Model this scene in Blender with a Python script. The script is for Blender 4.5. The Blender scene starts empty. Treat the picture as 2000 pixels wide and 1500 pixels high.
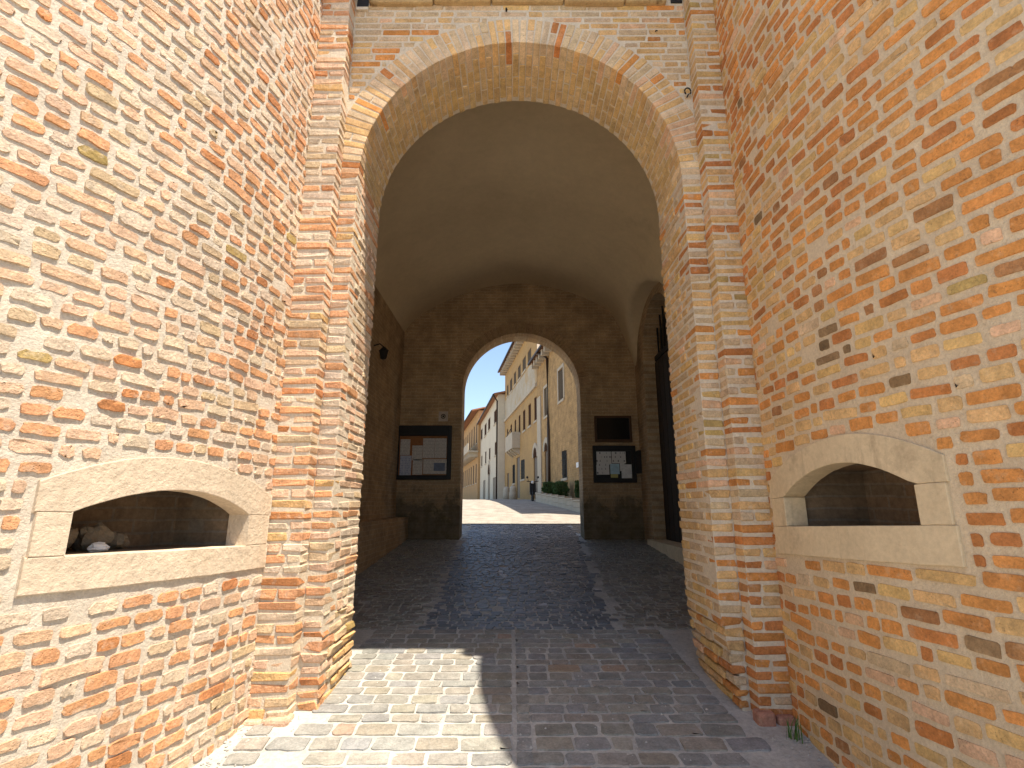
import bpy, math, random
import numpy as np
from mathutils import Matrix, Vector, noise

# ------------------------------------------------------------------ camera, sky, sun, exposure
S = bpy.context.scene
COL = S.collection
TILT = math.atan(0.235)
cam_d = bpy.data.cameras.new('camera')
cam = bpy.data.objects.new('camera', cam_d)
COL.objects.link(cam)
cam_d.sensor_width = 36.0
cam_d.lens = 18.0
cam_d.clip_start = 0.05
cam_d.clip_end = 3000
cam.location = (0, 0, 0)
cam.rotation_euler = (math.pi / 2 + TILT, 0, 0)
S.camera = cam

SUN = Vector((1.43, -1.0, 4.34)).normalized()          # towards the sun
sun_el = math.asin(SUN.z)
sun_az = math.atan2(SUN.x, SUN.y)
w = bpy.data.worlds.new('World')
S.world = w
w.use_nodes = True
wn = w.node_tree.nodes
bg = wn['Background']
sky = wn.new('ShaderNodeTexSky')
sky.sky_type = 'NISHITA'
sky.sun_disc = False
sky.sun_elevation = sun_el
sky.sun_rotation = sun_az
sky.air_density = 1.0
sky.dust_density = 0.9
sky.ozone_density = 0.4
w.node_tree.links.new(sky.outputs[0], bg.inputs[0])
bg.inputs[1].default_value = 0.115
sd = bpy.data.lights.new('sun', 'SUN')
sd.energy = 4.4
sd.angle = math.radians(0.53)
sd.color = (1.0, 0.915, 0.785)
so = bpy.data.objects.new('sun', sd)
COL.objects.link(so)
so.rotation_euler = SUN.to_track_quat('Z', 'Y').to_euler()
S.view_settings.view_transform = 'Standard'
S.view_settings.look = 'None'
S.view_settings.gamma = 1.0
S.view_settings.use_curve_mapping = False
S.view_settings.exposure = 1.12
S.cycles.diffuse_bounces = 7
S.cycles.max_bounces = 10
S.cycles.use_denoising = True

# ------------------------------------------------------------------ helpers
rnd = random.Random(7)
CT, ST = math.cos(TILT), math.sin(TILT)


def ray(x, y):
    u = (x - 1000) / 1000.0
    v = (750 - y) / 1000.0
    return np.array([u, CT - v * ST, ST + v * CT])


def project(p):
    d = p[1] * CT + p[2] * ST
    if d <= 0.05:
        return None
    return (1000 + 1000 * p[0] / d, 750 - 1000 * (p[2] * CT - p[1] * ST) / d, d)


def n3(x, y, z):
    return noise.noise(Vector((x, y, z)))


def fit(v, pts):
    return float(np.interp(v, [p[0] for p in pts], [p[1] for p in pts]))


PROFILE = [(-60, -5.0), (-10, -2.6), (0, -1.75), (3.3, -1.45), (4, -1.37), (5.2, -1.27), (12, -0.76), (15.2, -0.51),
           (18, -0.33), (22, -0.10), (26, 0.10), (30, 0.23), (36, 0.33), (45, 0.42), (70, 0.6), (120, 0.9), (900, 1.0)]


def gz(x, y):
    return fit(y, PROFILE)


class MB:
    def __init__(self):
        self.v, self.f = [], []

    def add(self, vs, fs):
        o = len(self.v)
        self.v += [tuple(p) for p in vs]
        self.f += [tuple(i + o for i in f) for f in fs]
        return self

    def box(self, x0, x1, y0, y1, z0, z1):
        vs = [(x, y, z) for z in (z0, z1) for y in (y0, y1) for x in (x0, x1)]
        return self.add(vs, [(0, 2, 3, 1), (4, 5, 7, 6), (0, 1, 5, 4), (2, 6, 7, 3), (0, 4, 6, 2), (1, 3, 7, 5)])

    def obox(self, o, a, b, c, a0, a1, b0, b1, c0, c1):
        o, a, b, c = (np.array(k, float) for k in (o, a, b, c))
        vs = [o + a * i + b * j + c * k for k in (c0, c1) for j in (b0, b1) for i in (a0, a1)]
        return self.add(vs, [(0, 2, 3, 1), (4, 5, 7, 6), (0, 1, 5, 4), (2, 6, 7, 3), (0, 4, 6, 2), (1, 3, 7, 5)])

    def quad(self, *p):
        return self.add(p, [tuple(range(len(p)))])

    def tube(self, path, r, n=8, close=False):
        path = [Vector(p) for p in path]
        rings = []
        for i, p in enumerate(path):
            if close:
                t = path[(i + 1) % len(path)] - path[i - 1]
            else:
                t = path[min(i + 1, len(path) - 1)] - path[max(i - 1, 0)]
            q = t.to_track_quat('Z', 'Y')
            rr = r[i] if isinstance(r, (list, tuple)) else r
            rings.append([p + q @ Vector((rr * math.cos(2 * math.pi * k / n), rr * math.sin(2 * math.pi * k / n), 0)) for k in range(n)])
        vs = [v for ring in rings for v in ring]
        fs = []
        m = len(path)
        for i in range(m if close else m - 1):
            j = (i + 1) % m
            for k in range(n):
                fs.append((i * n + k, i * n + (k + 1) % n, j * n + (k + 1) % n, j * n + k))
        if not close:
            fs.append(tuple(range(n))[::-1])
            fs.append(tuple((m - 1) * n + k for k in range(n)))
        return self.add(vs, fs)

    def lathe(self, o, prof, n=14):
        vs = []
        for (r, z) in prof:
            vs += [(o[0] + r * math.cos(2 * math.pi * k / n), o[1] + r * math.sin(2 * math.pi * k / n), o[2] + z) for k in range(n)]
        fs = []
        for i in range(len(prof) - 1):
            for k in range(n):
                fs.append((i * n + k, i * n + (k + 1) % n, (i + 1) * n + (k + 1) % n, (i + 1) * n + k))
        fs.append(tuple(range(n))[::-1])
        fs.append(tuple((len(prof) - 1) * n + k for k in range(n)))
        return self.add(vs, fs)

    def prism(self, poly, fn, d0, d1):
        """poly: 2D points; fn(u, v, d) -> world; extruded from d0 to d1"""
        n = len(poly)
        vs = [fn(u, v, d0) for u, v in poly] + [fn(u, v, d1) for u, v in poly]
        fs = [tuple(range(n))[::-1], tuple(range(n, 2 * n))]
        fs += [(i, (i + 1) % n, n + (i + 1) % n, n + i) for i in range(n)]
        return self.add(vs, fs)

    def build(self, name, mat, parent=None, smooth=False, bevel=0):
        me = bpy.data.meshes.new(name)
        me.from_pydata([tuple(float(c) for c in p) for p in self.v], [], self.f)
        me.validate()
        me.update()
        if smooth:
            me.polygons.foreach_set('use_smooth', [True] * len(me.polygons))
        o = bpy.data.objects.new(name, me)
        me.materials.append(mat)
        COL.objects.link(o)
        if parent:
            o.parent = parent
        if bevel:
            b = o.modifiers.new('bevel', 'BEVEL')
            b.width = bevel
            b.segments = 2
            b.limit_method = 'ANGLE'
        return o


def tag(o, label=None, cat=None, group=None, kind=None):
    if label: o['label'] = label
    if cat: o['category'] = cat
    if group: o['group'] = group
    if kind: o['kind'] = kind
    return o


def empty(name, loc=(0, 0, 0)):
    o = bpy.data.objects.new(name, None)
    o.empty_display_size = 0.1
    COL.objects.link(o)
    o.location = (0, 0, 0)
    return o


# ------------------------------------------------------------------ materials
def nodes_of(name):
    m = bpy.data.materials.new(name)
    m.use_nodes = True
    t = m.node_tree
    b = t.nodes['Principled BSDF']
    b.inputs['Specular IOR Level'].default_value = 0.25
    return m, t, b


def noise_tex(t, vec, scale, detail=4, rough=0.6):
    n = t.nodes.new('ShaderNodeTexNoise')
    n.inputs['Scale'].default_value = scale
    n.inputs['Detail'].default_value = detail
    n.inputs['Roughness'].default_value = rough
    t.links.new(vec, n.inputs['Vector'])
    return n.outputs['Fac']


def maprange(t, val, a, b, c, d):
    m = t.nodes.new('ShaderNodeMapRange')
    t.links.new(val, m.inputs[0])
    for i, x in enumerate((a, b, c, d)):
        m.inputs[1 + i].default_value = x
    return m.outputs[0]


def mixc(t, fac, a, b, mode='MIX'):
    m = t.nodes.new('ShaderNodeMix')
    m.data_type = 'RGBA'
    m.blend_type = mode
    for sock, val in ((m.inputs[0], fac), (m.inputs[6], a), (m.inputs[7], b)):
        if isinstance(val, (int, float)):
            sock.default_value = val
        elif isinstance(val, tuple):
            sock.default_value = (*val, 1) if len(val) == 3 else val
        else:
            t.links.new(val, sock)
    return m.outputs[2]


def math_n(t, op, a, b):
    m = t.nodes.new('ShaderNodeMath')
    m.operation = op
    for s_, v in ((m.inputs[0], a), (m.inputs[1], b)):
        if isinstance(v, (int, float)):
            s_.default_value = v
        else:
            t.links.new(v, s_)
    return m.outputs[0]


def grey(t, val):
    c = t.nodes.new('ShaderNodeCombineColor')
    for i in range(3):
        t.links.new(val, c.inputs[i])
    return c.outputs[0]


def position(t):
    return t.nodes.new('ShaderNodeNewGeometry').outputs['Position']


def bump(t, b, h, strength, dist):
    n = t.nodes.new('ShaderNodeBump')
    n.inputs['Strength'].default_value = strength
    n.inputs['Distance'].default_value = dist
    t.links.new(h, n.inputs['Height'])
    t.links.new(n.outputs[0], b.inputs['Normal'])


def brick_mat(name, src, smear=(0.56, 0.45, 0.33), smear_amt=0.35, bump_s=0.6, dirt=0.25, grain=38, rough=0.9, spec=0.2):
    m, t, b = nodes_of(name)
    if src == 'obj':
        col = t.nodes.new('ShaderNodeObjectInfo').outputs['Color']
    else:
        a = t.nodes.new('ShaderNodeAttribute')
        a.attribute_name = 'tint'
        col = a.outputs['Color']
    P = position(t)
    big = noise_tex(t, P, 11, 3)
    col = mixc(t, 1.0, col, grey(t, maprange(t, big, 0.3, 0.7, 0.78, 1.18)), 'MULTIPLY')
    fine = noise_tex(t, P, 70, 4, 0.7)
    col = mixc(t, 1.0, col, grey(t, maprange(t, fine, 0.3, 0.72, 0.74, 1.2)), 'MULTIPLY')
    sm = noise_tex(t, P, 17, 4, 0.65)
    col = mixc(t, maprange(t, sm, 0.55, 0.68, 0.0, smear_amt), col, smear)
    dk = noise_tex(t, P, 23, 5, 0.75)
    col = mixc(t, maprange(t, dk, 0.6, 0.72, 0.0, dirt), col, (0.09, 0.07, 0.05))
    v = t.nodes.new('ShaderNodeTexVoronoi')
    v.inputs['Scale'].default_value = 75
    t.links.new(P, v.inputs['Vector'])
    pit = maprange(t, v.outputs['Distance'], 0.0, 0.28, 1.0, 0.0)
    pit = math_n(t, 'MULTIPLY', pit, maprange(t, noise_tex(t, P, 13, 2), 0.5, 0.62, 0, 1))
    col = mixc(t, math_n(t, 'MULTIPLY', pit, 0.55), col, (0.16, 0.08, 0.04))
    col = mixc(t, 1.0, col, grey(t, maprange(t, noise_tex(t, P, 1.1, 4, 0.6), 0.3, 0.7, 0.86, 1.12)), 'MULTIPLY')
    t.links.new(col, b.inputs['Base Color'])
    b.inputs['Roughness'].default_value = rough
    b.inputs['Specular IOR Level'].default_value = spec
    h = math_n(t, 'SUBTRACT', noise_tex(t, P, grain, 6, 0.7), math_n(t, 'MULTIPLY', pit, 0.5))
    bump(t, b, h, bump_s, 0.02)
    return m


def noisy_mat(name, c1, c2, scale=6, bump_s=0.4, bump_scale=40, rough=0.9, dark=None, dark_thr=0.6, fine=0.15, spec=0.2, bdist=0.015):
    m, t, b = nodes_of(name)
    P = position(t)
    col = mixc(t, maprange(t, noise_tex(t, P, scale, 5, 0.6), 0.35, 0.65, 0, 1), c1, c2)
    f = noise_tex(t, P, scale * 11, 4, 0.7)
    col = mixc(t, 1.0, col, grey(t, maprange(t, f, 0.3, 0.7, 1 - fine, 1 + fine)), 'MULTIPLY')
    if dark:
        col = mixc(t, maprange(t, noise_tex(t, P, scale * 0.7, 6, 0.7), dark_thr, dark_thr + 0.12, 0, 0.8), col, dark)
    t.links.new(col, b.inputs['Base Color'])
    b.inputs['Roughness'].default_value = rough
    b.inputs['Specular IOR Level'].default_value = spec
    bump(t, b, noise_tex(t, P, bump_scale, 6, 0.7), bump_s, bdist)
    return m


def course_mat(name, axes, c1, c2, mortar, pitch=0.078, length=0.27, bump_s=0.5, stain=None):
    """far brickwork whose pieces are too small to pick apart; axes = (u expression axis, v axis)"""
    m, t, b = nodes_of(name)
    P = position(t)
    s = t.nodes.new('ShaderNodeSeparateXYZ')
    t.links.new(P, s.inputs[0])
    cmb = t.nodes.new('ShaderNodeCombineXYZ')
    t.links.new(s.outputs[axes[0]], cmb.inputs[0])
    wob = noise_tex(t, P, 1.7, 3)
    t.links.new(math_n(t, 'ADD', s.outputs[axes[1]], math_n(t, 'MULTIPLY', wob, 0.05)), cmb.inputs[1])
    bt = t.nodes.new('ShaderNodeTexBrick')
    t.links.new(cmb.outputs[0], bt.inputs['Vector'])
    bt.inputs['Scale'].default_value = 1.0
    bt.inputs['Brick Width'].default_value = length
    bt.inputs['Row Height'].default_value = pitch
    bt.inputs['Mortar Size'].default_value = 0.009
    bt.inputs['Mortar Smooth'].default_value = 0.4
    bt.inputs['Color1'].default_value = (*c1, 1)
    bt.inputs['Color2'].default_value = (*c2, 1)
    bt.inputs['Mortar'].default_value = (*mortar, 1)
    col = bt.outputs['Color']
    col = mixc(t, 1.0, col, grey(t, maprange(t, noise_tex(t, P, 2.3, 5, 0.7), 0.3, 0.7, 0.65, 1.25)), 'MULTIPLY')
    col = mixc(t, 1.0, col, grey(t, maprange(t, noise_tex(t, P, 30, 4, 0.7), 0.3, 0.7, 0.8, 1.2)), 'MULTIPLY')
    if stain:      # damp, mossy foot of the wall: its own uneven outline
        low = maprange(t, math_n(t, 'ADD', s.outputs[2], math_n(t, 'MULTIPLY', noise_tex(t, P, 2.3, 6, 0.75), -2.5)), stain[0], stain[0] - 0.4, 0, 0.8)
        moss = mixc(t, maprange(t, noise_tex(t, P, 4.5, 5), 0.4, 0.6, 0, 1), stain[1], stain[2])
        col = mixc(t, low, col, moss)
    t.links.new(col, b.inputs['Base Color'])
    b.inputs['Roughness'].default_value = 0.95
    h = math_n(t, 'ADD', math_n(t, 'MULTIPLY', bt.outputs['Fac'], -0.7), noise_tex(t, P, 35, 5))
    bump(t, b, h, bump_s, 0.012)
    return m


def plain(name, c, rough=0.6, metal=0.0, spec=0.3):
    m, t, b = nodes_of(name)
    P = position(t)
    col = mixc(t, 1.0, c, grey(t, maprange(t, noise_tex(t, P, 14, 4), 0.3, 0.7, 0.82, 1.15)), 'MULTIPLY')
    t.links.new(col, b.inputs['Base Color'])
    b.inputs['Roughness'].default_value = rough
    b.inputs['Metallic'].default_value = metal
    b.inputs['Specular IOR Level'].default_value = spec
    return m


MAT = {}
MAT['brickL_o'] = brick_mat('weathered brick', 'obj', smear=(0.66, 0.55, 0.42), smear_amt=0.35, bump_s=0.8, dirt=0.25, grain=48)
MAT['brickL_a'] = brick_mat('weathered brick joined', 'attr', smear=(0.66, 0.55, 0.42), smear_amt=0.35, bump_s=0.8, dirt=0.25, grain=48)
MAT['brickR_o'] = brick_mat('brick', 'obj', smear=(0.70, 0.52, 0.32), smear_amt=0.25, bump_s=0.5, dirt=0.55)
MAT['brickR_a'] = brick_mat('brick joined', 'attr', smear=(0.70, 0.52, 0.32), smear_amt=0.25, bump_s=0.5, dirt=0.55)
MAT['sett_o'] = brick_mat('stone sett', 'obj', smear=(0.38, 0.37, 0.33), smear_amt=0.35, bump_s=0.4, dirt=0.3, grain=26, rough=0.8, spec=0.25)
MAT['sett_a'] = brick_mat('stone sett joined', 'attr', smear=(0.38, 0.37, 0.33), smear_amt=0.35, bump_s=0.4, dirt=0.3, grain=26, rough=0.8, spec=0.25)
MAT['cobble_a'] = brick_mat('worn cobble', 'attr', smear=(0.22, 0.21, 0.2), smear_amt=0.3, bump_s=0.35, dirt=0.3, grain=22, rough=0.4, spec=0.5)
MAT['mortarL'] = noisy_mat('pale lime mortar', (0.64, 0.555, 0.44), (0.55, 0.47, 0.37), 5, 0.8, 60, fine=0.16)
MAT['mortarR'] = noisy_mat('lime mortar', (0.68, 0.545, 0.37), (0.60, 0.47, 0.315), 5, 0.7, 60, fine=0.14)
MAT['mortarG'] = noisy_mat('grey lime mortar', (0.66, 0.56, 0.42), (0.58, 0.48, 0.355), 5, 0.7, 60, fine=0.16)
MAT['stoneL'] = noisy_mat('pale cut stone', (0.66, 0.53, 0.385), (0.56, 0.45, 0.325), 3, 0.9, 22, fine=0.12, bdist=0.014, dark=(0.48, 0.37, 0.25), dark_thr=0.58)
MAT['stoneR'] = noisy_mat('ochre cut stone', (0.66, 0.52, 0.33), (0.57, 0.445, 0.28), 3, 0.4, 30, fine=0.10, bdist=0.01, dark=(0.36, 0.27, 0.17), dark_thr=0.58)
for _k, _c in (('stoneL', (0.40, 0.31, 0.21)), ('stoneR', (0.30, 0.22, 0.14))):
    _t = MAT[_k].node_tree
    _b = _t.nodes['Principled BSDF']
    _src = _b.inputs['Base Color'].links[0].from_socket
    _mp = _t.nodes.new('ShaderNodeMapping')
    _mp.inputs['Scale'].default_value = (14, 14, 2.2)
    _t.links.new(position(_t), _mp.inputs['Vector'])
    _f = maprange(_t, noise_tex(_t, _mp.outputs[0], 1.0, 6, 0.7), 0.56, 0.74, 0, 0.6)
    _t.links.new(mixc(_t, _f, _src, _c), _b.inputs['Base Color'])
MAT['rough_stone'] = noisy_mat('rough lintel stone', (0.40, 0.27, 0.13), (0.50, 0.35, 0.17), 5, 0.8, 18, dark=(0.12, 0.07, 0.03), dark_thr=0.56, bdist=0.03)
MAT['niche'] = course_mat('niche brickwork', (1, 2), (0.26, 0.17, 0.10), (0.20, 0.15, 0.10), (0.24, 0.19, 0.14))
MAT['fieldstone'] = noisy_mat('loose stone', (0.24, 0.19, 0.13), (0.17, 0.14, 0.10), 8, 0.8, 25)
MAT['plaster'] = noisy_mat('vault plaster', (0.69, 0.555, 0.355), (0.61, 0.485, 0.305), 0.75, 0.2, 14, fine=0.05, dark=(0.52, 0.41, 0.255), dark_thr=0.62)
MOSS = (-0.95, (0.055, 0.05, 0.024), (0.12, 0.095, 0.065))
MAT['wall_far'] = course_mat('passage brickwork', (0, 2), (0.44, 0.295, 0.16), (0.36, 0.245, 0.135), (0.45, 0.335, 0.21), stain=MOSS)
MAT['wall_side'] = course_mat('passage side brickwork', (1, 2), (0.44, 0.295, 0.16), (0.36, 0.245, 0.135), (0.45, 0.335, 0.21))
MAT['tower_back'] = course_mat('tower brickwork', (0, 2), (0.45, 0.27, 0.14), (0.5, 0.33, 0.18), (0.5, 0.4, 0.28))
MAT['earth'] = noisy_mat('sandy joint earth', (0.50, 0.475, 0.42), (0.38, 0.36, 0.32), 3, 0.7, 45, fine=0.2)
MAT['wood_dark'] = noisy_mat('dark old wood', (0.035, 0.022, 0.013), (0.025, 0.016, 0.01), 6, 0.3, 30, rough=0.6)
MAT['wood_brown'] = noisy_mat('brown wood', (0.10, 0.05, 0.022), (0.07, 0.036, 0.018), 8, 0.3, 30, rough=0.5)
MAT['black_frame'] = plain('black painted frame', (0.013, 0.012, 0.011), 0.5)
MAT['iron'] = plain('dark iron', (0.03, 0.027, 0.025), 0.55, 0.6)


def ramp_tint(seed_pal):
    c, j = seed_pal
    k = 1 + rnd.uniform(-j, j)
    return (min(1, c[0] * k * (1 + rnd.uniform(-.02, .02))), min(1, c[1] * k), min(1, c[2] * k * (1 + rnd.uniform(-.05, .05))), 1.0)


PAL = {
    'orange': ((0.64, 0.275, 0.08), 0.13), 'red': ((0.54, 0.21, 0.068), 0.13), 'pale': ((0.70, 0.50, 0.30), 0.07),
    'pink': ((0.70, 0.43, 0.25), 0.07), 'yellow': ((0.67, 0.43, 0.17), 0.08), 'olive': ((0.46, 0.32, 0.12), 0.15),
    'dark': ((0.27, 0.17, 0.085), 0.25), 'buff': ((0.66, 0.41, 0.18), 0.10), 'brown': ((0.42, 0.20, 0.08), 0.15),
    'greybuff': ((0.61, 0.44, 0.265), 0.08),
    'cream': ((0.67, 0.52, 0.37), 0.06), 'peach': ((0.68, 0.445, 0.285), 0.08), 'tangerine': ((0.66, 0.335, 0.165), 0.10),
    'rust': ((0.53, 0.225, 0.09), 0.12), 'straw': ((0.62, 0.45, 0.275), 0.07),
}


def pick(weights):
    ks = list(weights)
    return ramp_tint(PAL[rnd.choices(ks, [weights[k] for k in ks])[0]])


# ------------------------------------------------------------------ masonry pieces
TPL = {}


def relief_tpl(w_, h_, seed, rough, proud, corner=1.0):
    """face of a weathered brick: irregular worn outline standing out of the joint; 48 triangles"""
    r = random.Random(seed)
    a, b = w_ / 2, h_ / 2
    j = lambda s: r.uniform(-s, s)
    k = rough
    pts = []
    c = [min(a, b) * corner * r.uniform(0.15, 0.55) for _ in range(4)]
    fr = lambda: r.uniform(-.06, .06)
    # bottom edge left to right, right edge, top edge, left edge: 16 points
    pts += [(-a + c[0], -b), (-a * (.33 + fr()), -b), (a * (.33 + fr()), -b), (a - c[1], -b)]
    pts += [(a - c[1] * .3, -b + c[1] * .3), (a, -b + c[1]), (a, b - c[2]), (a - c[2] * .3, b - c[2] * .3)]
    pts += [(a - c[2], b), (a * (.33 + fr()), b), (-a * (.33 + fr()), b), (-a + c[3], b)]
    pts += [(-a + c[3] * .3, b - c[3] * .3), (-a, b - c[3]), (-a, -b + c[0]), (-a + c[0] * .3, -b + c[0] * .3)]
    pts = [(x + j(k) * (.45 if i_ % 4 in (0, 3) else 1), y + j(k * .75) * (.45 if i_ % 4 in (0, 3) else 1)) for i_, (x, y) in enumerate(pts)]
    n = len(pts)
    ins = 0.0035 + proud * 0.15
    vs = [(x, y, -0.035) for x, y in pts]
    tilt, tilt2 = j(0.03), j(0.02) + 0.01
    for x, y in pts:
        qx = x - math.copysign(min(ins, abs(x)), x)
        qy = y - math.copysign(min(ins, abs(y)), y)
        vs.append((qx, qy, proud + qx * tilt + qy * tilt2 + j(rough * .10)))
    vs.append((j(a * .4), j(b * .4), proud))
    vs += vs[n:2 * n]          # the worn arris: face and sides keep their own edge
    m_ = 2 * n + 1
    fs = [(i, (i + 1) % n, m_ + (i + 1) % n, m_ + i) for i in range(n)]
    fs += [(n + i, n + (i + 1) % n, 2 * n) for i in range(n)]
    return vs, fs, [False] * n + [True] * n


def box_tpl(w_, h_, d_, seed, rough, ch=0.007):
    """chamfered irregular brick, x along the wall, y up, z out of the wall (front at z = 0); 44 triangles"""
    r = random.Random(seed)
    vs, idx = [], {}
    for sx in (-1, 1):
        for sy in (-1, 1):
            for sz in (-1, 1):
                jx, jy, jz = (r.uniform(-rough, rough) for _ in range(3))
                c = ch * r.uniform(0.6, 1.9)
                bx, by, bz = sx * w_ / 2 + jx, sy * h_ / 2 + jy, (0 if sz > 0 else -d_) + jz * .8
                for ax in range(3):
                    idx[(sx, sy, sz, ax)] = len(vs)
                    p = [bx - sx * c, by - sy * c, bz - sz * c]
                    p[ax] = (bx, by, bz)[ax]
                    vs.append(tuple(p))
    fs = []
    for ax in range(3):
        o1, o2 = [(1, 2), (2, 0), (0, 1)][ax]
        for s in (-1, 1):
            q = []
            for a_, b_ in ((-1, -1), (1, -1), (1, 1), (-1, 1)):
                k = [0, 0, 0]
                k[ax], k[o1], k[o2] = s, a_, b_
                q.append(idx[(*k, ax)])
            fs.append(tuple(q if s > 0 else q[::-1]))
    for ax in range(3):       # edges parallel to ax
        o1, o2 = [(1, 2), (2, 0), (0, 1)][ax]
        for a_ in (-1, 1):
            for b_ in (-1, 1):
                k1, k2 = [0, 0, 0], [0, 0, 0]
                k1[ax], k1[o1], k1[o2] = -1, a_, b_
                k2[ax], k2[o1], k2[o2] = 1, a_, b_
                q = [idx[(*k1, o1)], idx[(*k2, o1)], idx[(*k2, o2)], idx[(*k1, o2)]]
                fs.append(tuple(q if a_ * b_ < 0 else q[::-1]))
    for sx in (-1, 1):
        for sy in (-1, 1):
            for sz in (-1, 1):
                q = [idx[(sx, sy, sz, i)] for i in range(3)]
                fs.append(tuple(q if sx * sy * sz > 0 else q[::-1]))
    return vs, fs, [False] * 26


def tpl(kind, *args):
    key = (kind,) + args
    if key not in TPL:
        vs, fs, sm = relief_tpl(*args) if kind == 'relief' else box_tpl(*args)
        TPL[key] = dict(v=np.array(vs, float), f=fs, sm=sm, mesh={})
    return key


class Bag:
    def __init__(self):
        self.items = []

    def put(self, key, u, v, n, o, tint, scale=(1, 1, 1), area=None, face=None):
        M = np.eye(4)
        M[:3, 0] = np.array(u) * scale[0]
        M[:3, 1] = np.array(v) * scale[1]
        M[:3, 2] = np.array(n) * scale[2]
        M[:3, 3] = o
        fn = np.array(n if face is None else face, float)
        p = np.array(o, float)
        pr = project(p)
        a = 0
        if pr and -20 < pr[0] < 2020 and -20 < pr[1] < 1520:
            view = -p / np.linalg.norm(p)
            a = (area or 0.01) * max(0, float(fn @ view)) / pr[2] ** 2
        self.items.append((a, key, M, tint))

    def finish(self, parent, name, mat_o, mat_a, limit=300, joined_name=None, min_area=0):
        it = sorted(self.items, key=lambda k: -k[0])
        head = [k for k in it[:limit] if k[0] > min_area]
        tail = it[len(head):]
        for a, key, M, tint in head:
            T = TPL[key]
            if mat_o.name not in T['mesh']:
                me = bpy.data.meshes.new(name)
                me.from_pydata([tuple(p) for p in T['v']], [], T['f'])
                me.polygons.foreach_set('use_smooth', T['sm'])
                me.materials.append(mat_o)
                T['mesh'][mat_o.name] = me
            o = bpy.data.objects.new(name, T['mesh'][mat_o.name])
            COL.objects.link(o)
            o.parent = parent
            o.matrix_local = Matrix(M.tolist())
            o.color = tint
        if tail:
            V, F, C, SM = [], [], [], []
            off = 0
            for a, key, M, tint in tail:
                T = TPL[key]
                V.append(T['v'] @ M[:3, :3].T + M[:3, 3])
                F += [tuple(i + off for i in f) for f in T['f']]
                C += [tint] * len(T['v'])
                SM += T['sm']
                off += len(T['v'])
            me = bpy.data.meshes.new(joined_name or name)
            me.from_pydata(np.concatenate(V).tolist(), [], F)
            at = me.color_attributes.new('tint', 'FLOAT_COLOR', 'POINT')
            at.data.foreach_set('color', np.array(C, float).ravel())
            me.polygons.foreach_set('use_smooth', SM)
            me.materials.append(mat_a)
            o = bpy.data.objects.new(joined_name or name, me)
            COL.objects.link(o)
            o.parent = parent
            o['kind'] = 'stuff'


UP = np.array([0, 0, 1.0])

# ------------------------------------------------------------------ ground
ys = [-400, -120, -40, -15, -8] + [round(-4 + 0.3 * i, 2) for i in range(60)] + [15, 16, 18, 20, 22, 24, 26, 28, 30, 33, 36, 45, 70, 120, 300, 900]
xs = [-600, -150, -40, -12, -6, -4.5] + [round(-3.3 + 0.3 * i, 2) for i in range(23)] + [4.5, 6, 12, 40, 150, 600]
g = MB()
for y in ys:
    for x in xs:
        d = 0.004 * n3(x * 1.3, y * 1.3, 3.1) if abs(x) < 5 and -4 < y < 15 else 0
        g.v.append((x, y, gz(x, y) - 0.0168 + d))
nx = len(xs)
for j in range(len(ys) - 1):
    for i in range(nx - 1):
        g.f.append((j * nx + i, j * nx + i + 1, (j + 1) * nx + i + 1, (j + 1) * nx + i))
ground = g.build('ground', MAT['earth'], smooth=True)
tag(ground, kind='structure')

# ------------------------------------------------------------------ round towers
TOP = 5.1
PITCH = 0.078


class Tower:
    def __init__(self, side, cx, cy, R, niche):
        self.side, self.cx, self.cy, self.R, self.niche = side, cx, cy, R, niche
        self.tilt = 0.03 if side < 0 else 0.045      # old courses run a little out of level

    def n(self, q):
        a = -q / self.R
        return np.array([-self.side * math.cos(a), math.sin(a), 0.0])

    def p(self, q, z, d=0.0):
        nn = self.n(q)
        if -0.8 < q < 4.5 and -2.2 < z < TOP - 0.3: z = z + self.tilt * (min(q, 1.8) - 0.9)
        return np.array([self.cx, self.cy, z]) + nn * (self.R + d)

    # niche outline tests in (q, z)
    def outer_top(self, q):
        N = self.niche
        t_ = (q - N['qa']) / ((N['q1'] - N['qa']) if q > N['qa'] else (N['qa'] - N['q0']))
        return N['oa'] - (N['oa'] - N['oe']) * abs(t_) ** 2

    def inner_top(self, q):
        N = self.niche
        t_ = (q - N['ia']) / ((N['i1'] - N['ia']) if q > N['ia'] else (N['ia'] - N['i0']))
        return N['iz'] - (N['iz'] - N['sp']) * abs(t_) ** 2

    def in_frame(self, q, z, m=0.0):
        N = self.niche
        return N['q0'] - m < q < N['q1'] + m and N['b'] - m < z < self.outer_top(min(max(q, N['q0']), N['q1'])) + m


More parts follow.
